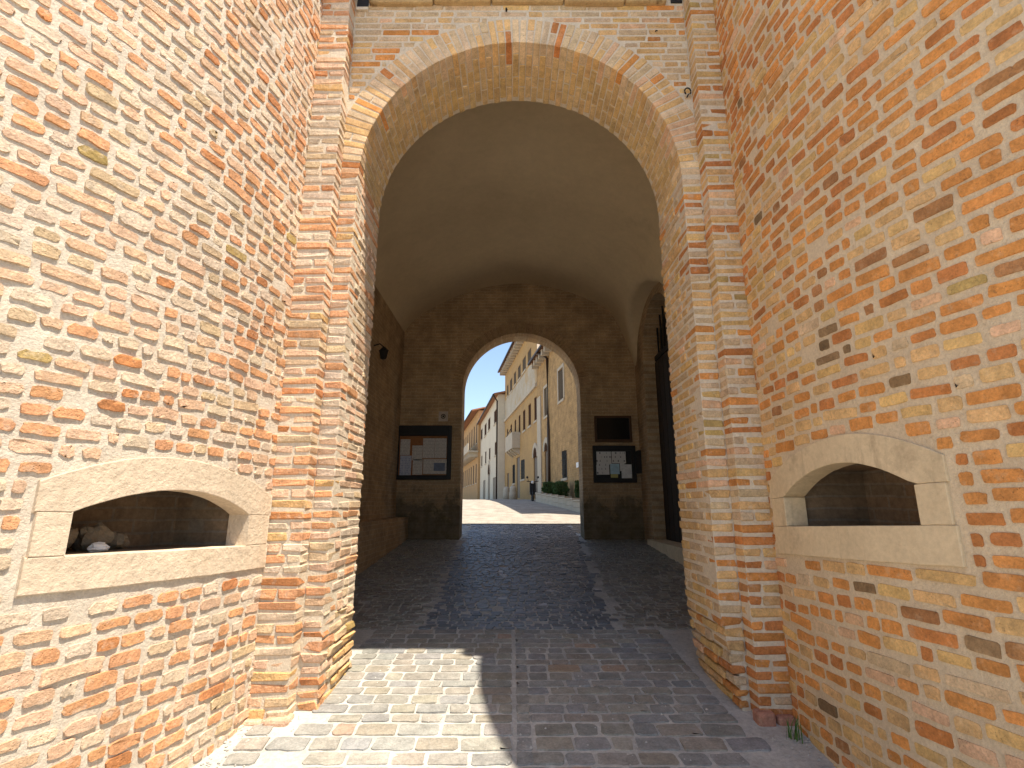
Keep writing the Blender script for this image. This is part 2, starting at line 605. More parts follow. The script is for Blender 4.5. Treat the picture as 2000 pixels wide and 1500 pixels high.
def build_tower(T, name, label, weights, mat_o, mat_a, mortar, rough, proud, seed, stone, cw):
    root = empty(name)
    tag(root, label, 'tower', 'round towers flanking the gate')
    r = random.Random(seed)
    N = T.niche
    # joint surface with hole behind the niche
    q0, q1, dq, dz = -0.75, 4.4, 0.05, 0.05
    nq, nz = int((q1 - q0) / dq) + 1, int((TOP + 2.3) / dz) + 1
    c = MB()
    for j in range(nz):
        for i in range(nq):
            q, z = q0 + i * dq, -2.3 + j * dz
            d = (0.007 if seed == 11 else 0.003) * n3(q * 9, z * 9, seed) + 0.005 * n3(q * 2.2, z * 2.2, seed + 9)
            c.v.append(tuple(T.p(q, min(z, TOP), d - 0.002)))
    for j in range(nz - 1):
        for i in range(nq - 1):
            qc, zc = q0 + (i + .5) * dq, -2.3 + (j + .5) * dz
            if N['i0'] - .06 < qc < N['i1'] + .06 and N['s'] - .06 < zc < N['iz'] + .06 and T.in_frame(qc, zc, -0.035):
                continue
            f = (j * nq + i, j * nq + i + 1, (j + 1) * nq + i + 1, (j + 1) * nq + i)
            c.f.append(f if T.side > 0 else f[::-1])
    c.build('mortar_face', mortar, root, smooth=True)
    # the rest of the drum and its flat top
    b = MB()
    A0, A1 = q1 / T.R, 2 * math.pi + q0 / T.R
    m = 60
    for k in range(m + 1):
        a = A0 + (A1 - A0) * k / m
        for z in (-2.6, TOP):
            b.v.append(tuple(T.p(a * T.R, z)))
    for k in range(m):
        b.f.append((2 * k, 2 * k + 2, 2 * k + 3, 2 * k + 1))
    b.build('drum', MAT['tower_back'], root)
    b = MB()
    ring = [T.p(2 * math.pi * T.R * k / 96, TOP + 0.002) for k in range(96)]
    ring2 = [T.p(2 * math.pi * T.R * k / 96, TOP + 0.12, -0.02) for k in range(96)]
    b.add(ring + ring2, [tuple(range(96)), tuple(range(96, 192))] + [(k, (k + 1) % 96, 96 + (k + 1) % 96, 96 + k) for k in range(96)])
    b.build('top_course', MAT['rough_stone'], root)
    # bricks
    bag = Bag()
    classes = [0.06, 0.085, 0.11, 0.13, 0.155, 0.19, 0.25]
    row = 0
    z = -2.05
    while z < TOP - 0.03:
        q = -0.72 + r.uniform(0, 0.12)
        hrow = (0.061 if seed == 11 else 0.064) + 0.006 * n3(0, z * 3.1, seed)
        rowgap = r.uniform(0.015, 0.028)
        while q < 4.35:
            wc = r.choices(classes, cw)[0]
            wd = wc * r.uniform(0.93, 1.07)
            gap = r.uniform(0.012, 0.032)
            qc = q + wd / 2
            zc = z + 0.022 * n3(q * 1.0, z * 0.5, seed + 2) + 0.005 * r.uniform(-1, 1)
            a_, b_ = q, q + wd
            q += wd + gap
            hh = hrow * r.uniform(0.80, 1.12)
            # cut bricks against the stone frame
            lo, hi = a_, b_
            if T.in_frame(qc, zc, 0.03) or T.in_frame(a_, zc, 0.03) or T.in_frame(b_, zc, 0.03):
                ok = False
                if not T.in_frame(a_, zc, 0.03):
                    while hi > lo and T.in_frame(hi, zc, 0.032): hi -= 0.01
                    ok = hi - lo > 0.04
                elif not T.in_frame(b_, zc, 0.03):
                    while lo < hi and T.in_frame(lo, zc, 0.032): lo += 0.01
                    ok = hi - lo > 0.04
                if not ok: continue
                qc, wd = (lo + hi) / 2, hi - lo
                wc = min(classes, key=lambda k: abs(k - wd))
            lost = r.random()
            nn = T.n(qc)
            uu = np.cross(UP, nn)
            rot = r.gauss(0, 0.028)
            u2 = uu * math.cos(rot) + UP * math.sin(rot)
            v2 = UP * math.cos(rot) - uu * math.sin(rot)
            pr = proud
            var = r.randrange(7)
            key = tpl('relief', wc, 0.058, 100 * row % 7 * 0 + var * 13 + int(wc * 1000) + seed, rough * r.choice((0.8, 1.0, 1.45)), pr, 1.35 if seed == 11 else 1.0)
            sink = max(-0.35, min(0.5, r.gauss(0.05, 0.3))) * pr
            if lost < 0.008: sink -= 0.02
            bag.put(key, u2, v2, nn, T.p(qc, zc, sink), pick(weights(qc, zc)), (wd / wc, hh / 0.058, 1), wd * hh, nn)
        z += hrow + rowgap
        row += 1
    bag.finish(root, 'brick', mat_o, mat_a, 300)

    # stone frame of the niche, blocks butted with fine joints
    fn = lambda q, z, d: T.p(q, z, d)
    proudf, deep = 0.014, -0.13

    def block(polys, nm):
        k = MB()
        for poly in polys:
            k.prism(poly if T.side > 0 else poly[::-1], fn, deep, proudf)
        return k.build(nm, stone, root)

    def strip(lo_f, hi_f, qa, qb, nseg, nm):
        k = MB()
        vs = []
        for i in range(nseg + 1):
            q = qa + (qb - qa) * i / nseg
            for (zz, d) in ((lo_f(q), deep), (lo_f(q), proudf), (hi_f(q), proudf), (hi_f(q), deep)):
                rr = 0.0025 * n3(q * 13, zz * 13, 5)
                vs.append(T.p(q, zz + rr, d + (0.002 * n3(q * 6, zz * 6, 8) if d > 0 else 0)))
        fs = []
        for i in range(nseg):
            for e in range(4):
                f = (4 * i + e, 4 * i + (e + 1) % 4, 4 * i + 4 + (e + 1) % 4, 4 * i + 4 + e)
                fs.append(f if T.side < 0 else f[::-1])
        fs += [(0, 1, 2, 3), tuple(4 * nseg + k for k in (3, 2, 1, 0))]
        k.add(vs, fs)
        return k.build(nm, stone, root, bevel=0.004)

    j = 0.0015
    strip(lambda q: N['b'], lambda q: N['s'] - j, N['q0'], N['q1'], 14, 'niche_sill')
    jt = N['sp']
    strip(lambda q: N['s'], lambda q: jt - j, N['i1'], N['q1'] - .012, 4, 'niche_jamb')
    strip(lambda q: N['s'], lambda q: jt - j, N['q0'] + .012, N['i0'], 4, 'niche_jamb')

    def arch_lo(q):
        return jt if (q <= N['i0'] or q >= N['i1']) else T.inner_top(q)
    strip(arch_lo, T.outer_top, N['q0'], N['q1'], 30, 'niche_arch')
    # recess behind it
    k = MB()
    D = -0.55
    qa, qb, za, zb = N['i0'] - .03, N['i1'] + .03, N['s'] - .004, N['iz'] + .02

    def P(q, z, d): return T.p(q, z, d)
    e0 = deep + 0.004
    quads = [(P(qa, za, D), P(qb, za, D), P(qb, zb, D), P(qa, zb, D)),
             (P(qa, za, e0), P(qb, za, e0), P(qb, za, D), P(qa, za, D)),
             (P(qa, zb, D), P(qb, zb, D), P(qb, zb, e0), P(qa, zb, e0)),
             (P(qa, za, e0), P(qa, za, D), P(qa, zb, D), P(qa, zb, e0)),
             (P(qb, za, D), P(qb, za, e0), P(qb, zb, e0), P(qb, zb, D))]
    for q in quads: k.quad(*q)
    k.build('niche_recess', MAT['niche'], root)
    return root


def w_left(q, z):
    t_ = n3(q * 1.1, z * 0.9, 4.4)
    o = max(0.12, 0.42 + 1.0 * t_ + 0.10 * (q - 1))
    return {'cream': 0.34, 'peach': 0.42, 'tangerine': o * .72, 'rust': o * 0.12, 'straw': 0.13, 'olive': 0.01}


def w_right(q, z):
    t_ = n3(q * 0.9, z * 0.8, 7.7)
    o = max(0.2, 1.05 + 0.5 * (q - 0.6) + 0.12 * (z - 0.6) + 1.1 * t_) if z > 0 else max(0.25, 0.6 + 0.9 * t_)
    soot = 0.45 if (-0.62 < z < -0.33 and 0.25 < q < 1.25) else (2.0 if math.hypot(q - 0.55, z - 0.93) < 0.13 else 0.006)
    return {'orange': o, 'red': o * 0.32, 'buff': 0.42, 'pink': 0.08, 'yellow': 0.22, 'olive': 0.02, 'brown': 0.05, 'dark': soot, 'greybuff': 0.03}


TL = Tower(-1, -5.75, 4.10, 4.0, dict(q0=0.285, q1=1.80, b=-0.415, s=-0.255, i0=0.535, i1=1.65, sp=-0.058, ia=1.08, iz=0.072, qa=1.15, oa=0.248, oe=0.075))
TR = Tower(1, 5.85, 3.40, 4.0, dict(q0=-0.355, q1=1.05, b=-0.275, s=-0.095, i0=-0.152, i1=0.89, sp=0.095, ia=0.42, iz=0.25, qa=0.45, oa=0.405, oe=0.215))
tower_l = build_tower(TL, 'round_tower', 'sunlit round tower of pale weathered brick with stones in its arched niche', w_left, MAT['brickL_o'], MAT['brickL_a'], MAT['mortarL'], 0.0055, 0.0065, 11, MAT['stoneL'], [0.06, 0.12, 0.27, 0.27, 0.17, 0.08, 0.03])
tower_r = build_tower(TR, 'round_tower', 'shaded round tower of orange brick with an empty arched niche', w_right, MAT['brickR_o'], MAT['brickR_a'], MAT['mortarR'], 0.003, 0.003, 23, MAT['stoneR'], [0.03, 0.07, 0.17, 0.25, 0.27, 0.16, 0.05])

# ------------------------------------------------------------------ gatehouse: front wall, passage, back wall
gate = empty('gatehouse')
tag(gate, 'brick gatehouse with round front arch, vaulted passage and smaller far arch', 'gatehouse')
YF, YP, YB = 3.96, 3.82, 4.69          # inner face, pilaster face, back of front wall
JL, JR = -1.35, 1.49                   # jambs
PL0, PL1 = -1.77, -1.50                # left pilaster
PR0, PR1 = 1.65, 1.89                  # right pilaster
ACX, AR, ASP = (JL + JR) / 2, (JR - JL) / 2, 2.82


def arch_slab(m, x0, x1, z0, z1, y0, y1, cx, R, sp, xl, xr, seg=48):
    """wall x0..x1, z0..z1 between y0 and y1 with a round-headed opening"""
    m.box(x0, xl, y0, y1, z0, sp)
    m.box(xr, x1, y0, y1, z0, sp)
    pts = [(cx - R * math.cos(math.pi * k / seg), sp + R * math.sin(math.pi * k / seg)) for k in range(seg + 1)]
    m.box(x0, xl, y0, y1, sp, z1)
    m.box(xr, x1, y0, y1, sp, z1)
    for k in range(seg):
        (xa, za), (xb, zb) = pts[k], pts[k + 1]
        m.quad((xa, y0, za), (xb, y0, zb), (xb, y0, z1), (xa, y0, z1))
        m.quad((xa, y1, za), (xa, y1, z1), (xb, y1, z1), (xb, y1, zb))
        m.quad((xa, y0, za), (xa, y1, za), (xb, y1, zb), (xb, y0, zb))
        m.quad((xa, y0, z1), (xb, y0, z1), (xb, y1, z1), (xa, y1, z1))


rec = 0.006
m = MB()
arch_slab(m, -2.9, 3.2, -0.7, 5.2, YF + rec, YB - 0.004, ACX, AR + rec, ASP, JL - rec, JR + rec)
m.box(-2.9, JL - rec, YF + rec, YB - .004, -1.9, -0.7)
for (za_, zb_, of_) in ((-0.85, -0.7, .006), (-1.0, -0.85, .03), (-1.15, -1.0, .055), (-1.9, -1.15, .1)):
    m.box(JR + rec + of_, 3.2, YF + rec, YB - .004, za_, zb_)
m.build('mortar_core', MAT['mortarG'], gate)
m = MB()
m.box(PL0 - .15, PL1 - rec, YP + rec, YF + rec - .002, -1.9, 5.2)
m.box(PR0 + rec, PR1 + .2, YP + rec, YF + rec - .002, -1.9, 5.2)
m.build('pilaster_core', MAT['mortarG'], gate)

bag = Bag()
WL = lambda z: {'tangerine': 0.40, 'rust': 0.12, 'cream': 0.30, 'peach': 0.34, 'straw': 0.16, 'buff': 0.1}
WR = lambda z: ({'buff': 0.35, 'greybuff': 0.42, 'orange': 0.16, 'red': 0.18, 'yellow': 0.15, 'olive': 0.04, 'pink': 0.1} if z > -0.4 else
                {'orange': 0.5, 'red': 0.28, 'buff': 0.22, 'pink': 0.15, 'greybuff': 0.15, 'brown': 0.1})
WREV = lambda z: {'buff': 0.5, 'greybuff': 0.35, 'yellow': 0.2, 'orange': 0.12, 'pink': 0.1}


def brick_box(bag, u, n, c, wdt, hgt, dep, rough, tint, faces=None):
    """box brick with its front face centred on c"""
    cw_ = min((0.065, 0.10, 0.125, 0.155, 0.20, 0.26), key=lambda k: abs(k - wdt))
    cd_ = min((0.12, 0.16, 0.26), key=lambda k: abs(k - dep))
    key = tpl('box', cw_, 0.058, cd_, rnd.randrange(6) + int(cw_ * 1000) * 7 + int(cd_ * 100), rough)
    f = n if faces is None else faces
    bag.put(key, u, UP, n, c, tint, (wdt / cw_, hgt / 0.058, dep / cd_), wdt * hgt, f)


X, Y = np.array([1.0, 0, 0]), np.array([0, 1.0, 0])
for side in (-1, 1):
    z = -1.62
    row = 0
    W = WL if side < 0 else WR
    rg = 0.0058 if side < 0 else 0.0045
    while z < 4.98:
        hgt = 0.056 * rnd.uniform(0.92, 1.1)
        zc = z + hgt / 2
        p0, p1 = (PL0, PL1) if side < 0 else (PR0, PR1)
        wob = 0.006 * n3(z * 2.1, side * 3, 1.0)
        out = max(-0.009, min(0.002, rnd.gauss(-0.001, 0.004 if side < 0 else 0.003)))
        # pilaster course: one stretcher or two headers
        if row % 3 == 1 or rnd.random() < 0.25:
            sp_ = p0 + (p1 - p0) * rnd.uniform(0.35, 0.6)
            for a_, b_ in ((p0, sp_ - .007), (sp_ + .007, p1)):
                brick_box(bag, X, -Y, np.array([(a_ + b_) / 2 + wob, YP + out + rnd.gauss(0, .002), zc]), b_ - a_, hgt, 0.15, rg, pick(W(zc)))
        else:
            brick_box(bag, X, -Y, np.array([(p0 + p1) / 2 + wob, YP + out, zc]), p1 - p0 - .004, hgt, 0.15, rg, pick(W(zc)))
        # jamb course below the springing
        if zc < ASP:
            flare = 0.085 * max(0, (-0.75 - zc) / 0.6) ** 1.3 if side > 0 else 0.0
            jx = (JL if side < 0 else JR) + side * flare
            fx = PL1 if side < 0 else PR0
            wq = abs(fx - jx) - 0.006
            first = 0.13 if row % 2 else 0.25
            low = zc < -0.75
            rg2 = rg * (2.0 if low else 1)
            ox = -side * abs(rnd.gauss(0, 0.004 * (2.5 if low else 1)))
            tint = pick(W(zc))
            cx_ = (fx + jx) / 2 + side * 0.003 + ox * .5
            if wq > 0.03:
                brick_box(bag, X, -Y, np.array([cx_, YF + 0.001 - abs(rnd.gauss(0, .004)), zc]), wq, hgt, first, rg2, tint)
            yy = YF + first + 0.016
            while yy < YB - 0.03:
                ln = min(rnd.choice((0.125, 0.26, 0.26)), YB - yy)
                if YB - yy - ln < 0.06: ln = YB - yy
                brick_box(bag, Y if side > 0 else -Y, -side * X, np.array([jx + ox, yy + ln / 2, zc]), ln, hgt, 0.12, rg2, pick({'greybuff': .45, 'dark': .2, 'olive': .15, 'buff': .3} if (low and side < 0 and zc < -0.85) else (WREV(zc) if side > 0 else {'cream': .4, 'peach': .35, 'straw': .15, 'tangerine': .15})))
                yy += ln + 0.014
        z += hgt + rnd.uniform(0.016, 0.025)
        row += 1

# panel above the arch between the pilasters
z = ASP - 0.1
while z < 4.62:
    hgt = 0.058 * rnd.uniform(0.94, 1.06)
    zc = z + hgt / 2
    x = PL1 + 0.004 - rnd.uniform(0, 0.2)
    while x < PR0 - 0.02:
        ln = rnd.choice((0.13, 0.26, 0.27, 0.25))
        a_, b_ = max(x, PL1 + .004), min(x + ln, PR0 - .004)
        x += ln + rnd.uniform(0.012, 0.02)
        ro = AR + 0.285
        dz_ = zc - ASP
        if abs(dz_) < ro:
            hw = math.sqrt(ro * ro - dz_ * dz_)
            if a_ < ACX < b_: continue
            if b_ <= ACX: b_ = min(b_, ACX - hw - .006)
            else: a_ = max(a_, ACX + hw + .006)
        if b_ - a_ < 0.04: continue
        Wp = {'greybuff': 0.5, 'buff': 0.3, 'yellow': 0.1, 'orange': 0.12 + (0.4 if (zc < 4.2 and a_ < -1) else 0), 'pink': 0.1}
        brick_box(bag, X, -Y, np.array([(a_ + b_) / 2, YF + rnd.gauss(0, .0015), zc]), b_ - a_, hgt, 0.12, 0.002, pick(Wp))
    z += hgt + 0.015
bag.finish(gate, 'brick', MAT['brickL_o'], MAT['brickL_a'], 300, joined_name='brickwork')

# arch ring and soffit
bag = Bag()
NV = 68
for k in range(NV):
    th = math.pi * (k + 0.5) / NV
    rad = np.array([math.cos(math.pi - th), 0, math.sin(math.pi - th)])
    tan = np.cross(Y, rad)
    tk = math.pi * AR / NV - 0.009
    Wv = {'greybuff': 0.6, 'buff': 0.4, 'pale': 0.15, 'pink': 0.18, 'orange': 0.06, 'red': 0.05}
    Ws = {'buff': 0.5, 'yellow': 0.45, 'greybuff': 0.1, 'pale': 0.15}
    yy = YF + rnd.gauss(0, 0.002)
    firstone = True
    seq = [0.125, 0.26, 0.26, 0.26] if k % 2 else [0.25, 0.26, 0.26]
    for ln in seq:
        ln = min(ln, YB - yy)
        if ln < 0.05: break
        c = np.array([ACX, yy + ln / 2, ASP]) + rad * (AR + rnd.gauss(0, .0012))
        # local x along the passage, y along the ring, z towards the centre
        key = tpl('box', 0.26, 0.058, 0.26, rnd.randrange(8), 0.003, 0.004)
        split = firstone and rnd.random() < 0.45
        dep = 0.13 if split else 0.265
        u_ = Y
        v_ = np.cross(-rad, u_)
        bag.put(key, u_, v_, -rad, c, (pick(Wv) if firstone else ramp_tint((rnd.choice(((0.60, 0.40, 0.175), (0.57, 0.385, 0.185), (0.62, 0.43, 0.21))), 0.05))), (ln / 0.26, tk / 0.058, dep / 0.26), 0.06 * 0.27 if firstone else 0.001, -Y if firstone else -rad)
        if split:
            c2 = c + rad * 0.145
            bag.put(key, u_, v_, -rad, c2, pick(Wv), (ln / 0.26, tk * 1.1 / 0.058, 0.125 / 0.26), 0.06 * 0.13, -Y)
        yy += ln + 0.013
        firstone = False
bag.finish(gate, 'voussoir', MAT['brickR_o'], MAT['brickR_a'], 110, joined_name='soffit_bricks')

# stone lintel above, chain slots at both ends, cornice that throws the shade
m = MB()
xa = PL1 + 0.13
for k, wd in enumerate((0.62, 0.55, 0.7, 0.58, 0.4)):
    xb = min(xa + wd, PR0 - 0.13)
    mm = MB().box(xa + .003, xb - .003, YF - 0.05 - 0.012 * (k % 2), YF + .2, 4.655 + 0.01 * ((k * 7) % 3), 4.93)
    mm.build('lintel_stone', MAT['rough_stone'], gate, bevel=0.02)
    xa = xb
MB().box(PL1 + .012, PL1 + .12, YF - .006, YF + .02, 4.63, 4.97).build('chain_slot_dark', MAT['black_frame'], gate)  # solid black boxes; the slots' inner shade is put into their colour
MB().box(PR0 - .12, PR0 - .012, YF - .006, YF + .02, 4.70, 4.97).build('chain_slot_dark', MAT['black_frame'], gate)
MB().box(-2.2, 2.35, 3.64, YB + .1, TOP, TOP + 0.2).build('cornice', MAT['rough_stone'], gate)
MB().box(1.72, 2.34, 3.46, 3.636, TOP + .004, TOP + 0.19).build('sun_gap_block', MAT['rough_stone'], gate)  # unseen block added to stop sun leaking between tower top and cornice
# chain-slot reveal stones below each slot
MB().box(PL1 + .006, PL1 + .125, YF - .02, YF + .02, 4.60, 4.632).build('slot_sill', MAT['mortarG'], gate)

# base stones of the pilasters and worn jamb feet
for (x0, x1, y0, y1, z0, z1, mt) in ((PL0 - .06, PL0 + .12, YP - .05, YP + .06, -1.5, -1.385, 'brickL_o'), (PL0 + .135, PL1 + .03, YP - .06, YP + .08, -1.5, -1.375, 'brickL_o'),
                                     (PR0 - .035, PR0 + .085, YP - .055, YP + .05, -1.47, -1.335, 'brickR_o'), (PR0 + .10, PR1 - .02, YP - .045, YP + .05, -1.47, -1.36, 'brickR_o')):
    o = MB().box(x0, x1, y0, y1, z0, z1).build('foot_stone', MAT[mt], gate, bevel=0.02)
    o.color = (0.44, 0.21, 0.14, 1) if mt == 'brickR_o' else (0.62, 0.40, 0.27, 1)

# passage
CL, CR, YE = -2.65, 2.98, 12.0
FJL, FJR, FSP, YX = -1.19, 1.63, 2.70, 12.65
FCX, FR = (FJL + FJR) / 2, (FJR - FJL) / 2
m = MB()
arch_slab(m, -5.5, 8.0, -1.6, 9.4, YE, YX, FCX, FR, FSP, FJL, FJR)
m.build('back_wall', MAT['wall_far'], gate)
m = MB()
m.box(CL - 2.5, CL, YB, YE - .002, -2.0, 5.6)
m.build('side_wall', MAT['wall_side'], gate)
# right side wall with the tall arched door opening
D0, D1, DSP = 9.05, 11.2, 3.2
DR = (D1 - D0) / 2
DC = (D0 + D1) / 2
m = MB()
x0, x1 = CR, CR + 0.45
m.box(x0, x1, YB, D0, -2.0, 5.6)
m.box(x0, x1, D1, YE - .002, -2.0, 5.6)
seg = 24
pts = [(DC - DR * math.cos(math.pi * k / seg), DSP + DR * math.sin(math.pi * k / seg)) for k in range(seg + 1)]
for k in range(seg):
    (ya, za), (yb, zb) = pts[k], pts[k + 1]
    m.quad((x0, ya, za), (x0, ya, 5.6), (x0, yb, 5.6), (x0, yb, zb))
    m.quad((x0, ya, za), (x0, yb, zb), (x1, yb, zb), (x1, ya, za))
m.build('side_wall', MAT['wall_side'], gate)
# upper storey block that closes the passage and shades the street behind
m = MB()
m.box(-5.5, 8.0, YB + .11, YE - .002, 5.62, 9.4)
m.box(CR + 0.46, CR + 0.6, YB, YE - .002, -2.0, 5.61)
m.box(-3.2, 3.6, 4.2, YB + .11, 5.31, 9.0)
m.build('upper_storey', MAT['wall_far'], gate)
# vault with lunettes
NXv, NYv = 60, 60
m = MB()
for j in range(NYv + 1):
    y = YB - 0.02 + (YE + 0.01 - YB + 0.02) * j / NYv
    for i in range(NXv + 1):
        x = CL - .01 + (CR - CL + .02) * i / NXv
        zz = 5.42 - 1.12 * ((x - 0.17) / 2.82) ** 2
        if x > 2.3: zz -= 1.05 * ((x - 2.3) / 0.68) ** 2
        if x < -2.3: zz -= 0.18 * ((-2.3 - x) / 0.36) ** 2
        if x > 0:
            t_ = (y - 10.15) / 1.62
            if abs(t_) < 1: zz = max(zz, 3.25 + 1.2 * math.sqrt(1 - t_ * t_))
        m.v.append((x, y, zz + 0.006 * n3(x * 1.5, y * 1.5, 2)))
for j in range(NYv):
    for i in range(NXv):
        a = j * (NXv + 1) + i
        m.f.append((a, a + NXv + 1, a + NXv + 2, a + 1))
m.build('vault', MAT['plaster'], gate, smooth=True)
# ring of the far arch
bag = Bag()
for k in range(64):
    th = math.pi * (k + 0.5) / 64
    rad = np.array([math.cos(th), 0, math.sin(th)])
    key = tpl('box', 0.26, 0.058, 0.26, rnd.randrange(8), 0.003)
    u_ = Y
    v_ = np.cross(-rad, u_)
    c = np.array([FCX, YE + 0.115, FSP]) + rad * (FR - .006)
    bag.put(key, u_, v_, -rad, c, ramp_tint(((0.40, 0.265, 0.145), 0.12)), (1, 1.13, 1), 0.01, -Y)
bag.finish(gate, 'voussoir', MAT['brickR_o'], MAT['brickR_a'], 0, joined_name='far_arch_ring')
# door in the right wall
door = MB().box(CR + 0.28, CR + 0.34, D0, D1, -1.2, DSP - 0.05).build('door', MAT['wood_dark'], gate)
for k in range(7):
    ya = D0 + (D1 - D0) * k / 7
    MB().box(CR + 0.255, CR + 0.279, ya + .012, ya + (D1 - D0) / 7 - .012, -0.9, DSP - .08).build('plank', MAT['wood_dark'], door)
fan = MB()
fan.box(CR + 0.26, CR + 0.34, D0, D1, DSP - .045, DSP + .07)
for k in range(1, 9):
    yk = D0 + (D1 - D0) * k / 9
    zt = DSP + math.sqrt(max(0, DR ** 2 - (yk - DC) ** 2))
    fan.box(CR + 0.28, CR + 0.31, yk - .015, yk + .015, DSP, zt)
fan.build('fanlight_grille', MAT['iron'], gate)
MB().box(CR + 0.4, CR + 0.44, D0, D1, DSP, DSP + DR).build('fanlight_pane', plain('dusty glass', (0.03, 0.028, 0.025), 0.3), gate)
MB().box(CR - .12, CR + .3, D0 - .1, D1 + .1, -1.2, -0.72).build('door_step', MAT['stoneR'], gate)
# low brick bench in the left corner
MB().box(CL, CL + 0.30, 8.2, YE - .004, -1.5, -0.28).build('brick_bench', MAT['wall_side'], gate)

# ------------------------------------------------------------------ paving
bag = Bag()
y = 0.4
while y < 5.65:
    rowd = rnd.uniform(0.112, 0.16)
    yc = y + rowd / 2
    lim_l = -1.62 if yc < 3.9 else JL - 0.0
    lim_r = 1.70 if yc < 3.9 else JR + 0.0
    if yc < 3.2: lim_l, lim_r = -1.9, 1.75
    for (a0, a1, strip) in ((lim_l, 0.005, 0), (0.02, 0.135, 1), (0.15, lim_r, 0)):
        x = a0 - (0 if strip else rnd.uniform(0, 0.08))
        while x < a1 - 0.03:
            ln = (a1 - a0) if strip else rnd.uniform(0.14, 0.29)
            b = min(x + ln, a1)
            if a1 - b < 0.07: b = a1
            wd = b - x
            xc = (x + b) / 2
            if wd > 0.05 and not (yc < 3.95 and (xc < -1.32 or xc > 1.5) and rnd.random() < .65):
                wc = min((0.10, 0.15, 0.2, 0.25, 0.3), key=lambda k: abs(k - wd))
                key = tpl('relief', wc, 0.12, rnd.randrange(9) + int(wc * 100), 0.0065, 0.0115, 0.8)
                sl = np.array([0, 1.0, 0.08]); sl /= np.linalg.norm(sl)
                rot = rnd.uniform(-.04, .04)
                u_ = np.array([math.cos(rot), math.sin(rot), 0.01 * rnd.uniform(-1, 1)]); u_ /= np.linalg.norm(u_)
                nn = np.cross(u_, sl); nn /= np.linalg.norm(nn)
                v_ = np.cross(nn, u_)
                edge = min(1, max(0, (abs(xc) - 1.0) / 0.5))
                base = rnd.choice(((0.285, 0.268, 0.23), (0.265, 0.256, 0.23), (0.30, 0.276, 0.23), (0.25, 0.246, 0.228), (0.29, 0.258, 0.208)))
                if rnd.random() < .03: base = (0.34, 0.25, 0.18)
                col = ramp_tint((base, 0.10))
                bag.put(key, u_, v_, nn, np.array([xc, yc + 0.01 * n3(xc, yc, 5), gz(xc, yc) - 0.022 + rnd.gauss(0, .0014)]), col,
                        ((wd - 0.012) / wc, (rowd - 0.013) / 0.12, 1), wd * rowd, nn)
            x = b + 0.002
    y += rowd
bag.finish(ground, 'sett', MAT['sett_o'], MAT['sett_a'], 300, joined_name='setts_at_the_edge')

bag = Bag()
y = 5.68
while y < 15.6:
    t_ = min(1, (y - 5.7) / 8)
    xl = fit(y, [(5.7, -1.36), (7, -1.0), (12, -1.17), (16, -1.4)])
    rowd = rnd.uniform(0.085, 0.115)
    inside = YB + .3 < y < YE
    a0, a1 = (CL, CR) if inside else ((FJL, FJR) if YE <= y < YX else ((JL, JR) if y < YB + .3 else (-3, 2.4)))
    lane0, lane1 = fit(y, [(5.7, -0.95), (12.6, -1.12)]), fit(y, [(5.7, 1.1), (12.6, 1.6)])
    x = a0 + rnd.uniform(0, 0.05)
    while x < a1:
        wd = rnd.uniform(0.085, 0.16)
        xc = x + wd / 2
        x += wd
        if abs(xc - lane0) < 0.05 or abs(xc - lane1) < 0.05:
            if rnd.random() < .7: continue
        lane = lane0 < xc < lane1
        wc = 0.10 if wd < .125 else 0.15
        key = tpl('relief', wc, 0.12, rnd.randrange(9) + int(wc * 100), 0.006, 0.016)
        base = ((0.125, 0.137, 0.148), (0.10, 0.112, 0.125), (0.155, 0.162, 0.165))[rnd.randrange(3)] if lane else ((0.26, 0.24, 0.195), (0.22, 0.205, 0.17))[rnd.randrange(2)]
        if lane and rnd.random() < .03: base = (0.42, 0.40, 0.38)
        sl = np.array([0, 1.0, 0.077]); sl /= np.linalg.norm(sl)
        nn = np.cross(np.array([1.0, rnd.gauss(0, .05), rnd.gauss(0, .03)]), sl); nn /= np.linalg.norm(nn)
        u_ = np.cross(sl, nn)
        bag.put(key, u_, sl, nn, np.array([xc, y + rowd / 2, gz(xc, y) - 0.021 + rnd.gauss(0, .004)]), ramp_tint((base, 0.2)),
                ((wd - .012) / wc, (rowd - .012) / 0.12, 1), 0.01, nn)
    y += rowd
bag.finish(ground, 'cobble', MAT['cobble_a'], MAT['cobble_a'], 0, joined_name='passage_cobbles')

# street beyond the gate, pieces too far to tell apart
MAT['street'] = course_mat('street paving', (0, 1), (0.37, 0.325, 0.265), (0.33, 0.29, 0.235), (0.29, 0.255, 0.205), pitch=0.2, length=0.35, bump_s=0.3)
m = MB()
yy = [14.9, 16, 17, 18, 19, 20, 21, 22, 24, 26, 28, 30, 33, 36, 45, 60, 80, 120]
for y in yy:
    m.v += [(-30 - y * .2, y, gz(0, y) + 0.004), (9, y, gz(0, y) + 0.004)]
for j in range(len(yy) - 1):
    m.f.append((2 * j, 2 * j + 1, 2 * j + 3, 2 * j + 2))
tag(m.build('street', MAT['street']), kind='structure')

# ------------------------------------------------------------------ things in and on the gate
# loose stones and a crumpled paper in the left niche
rr = random.Random(3)


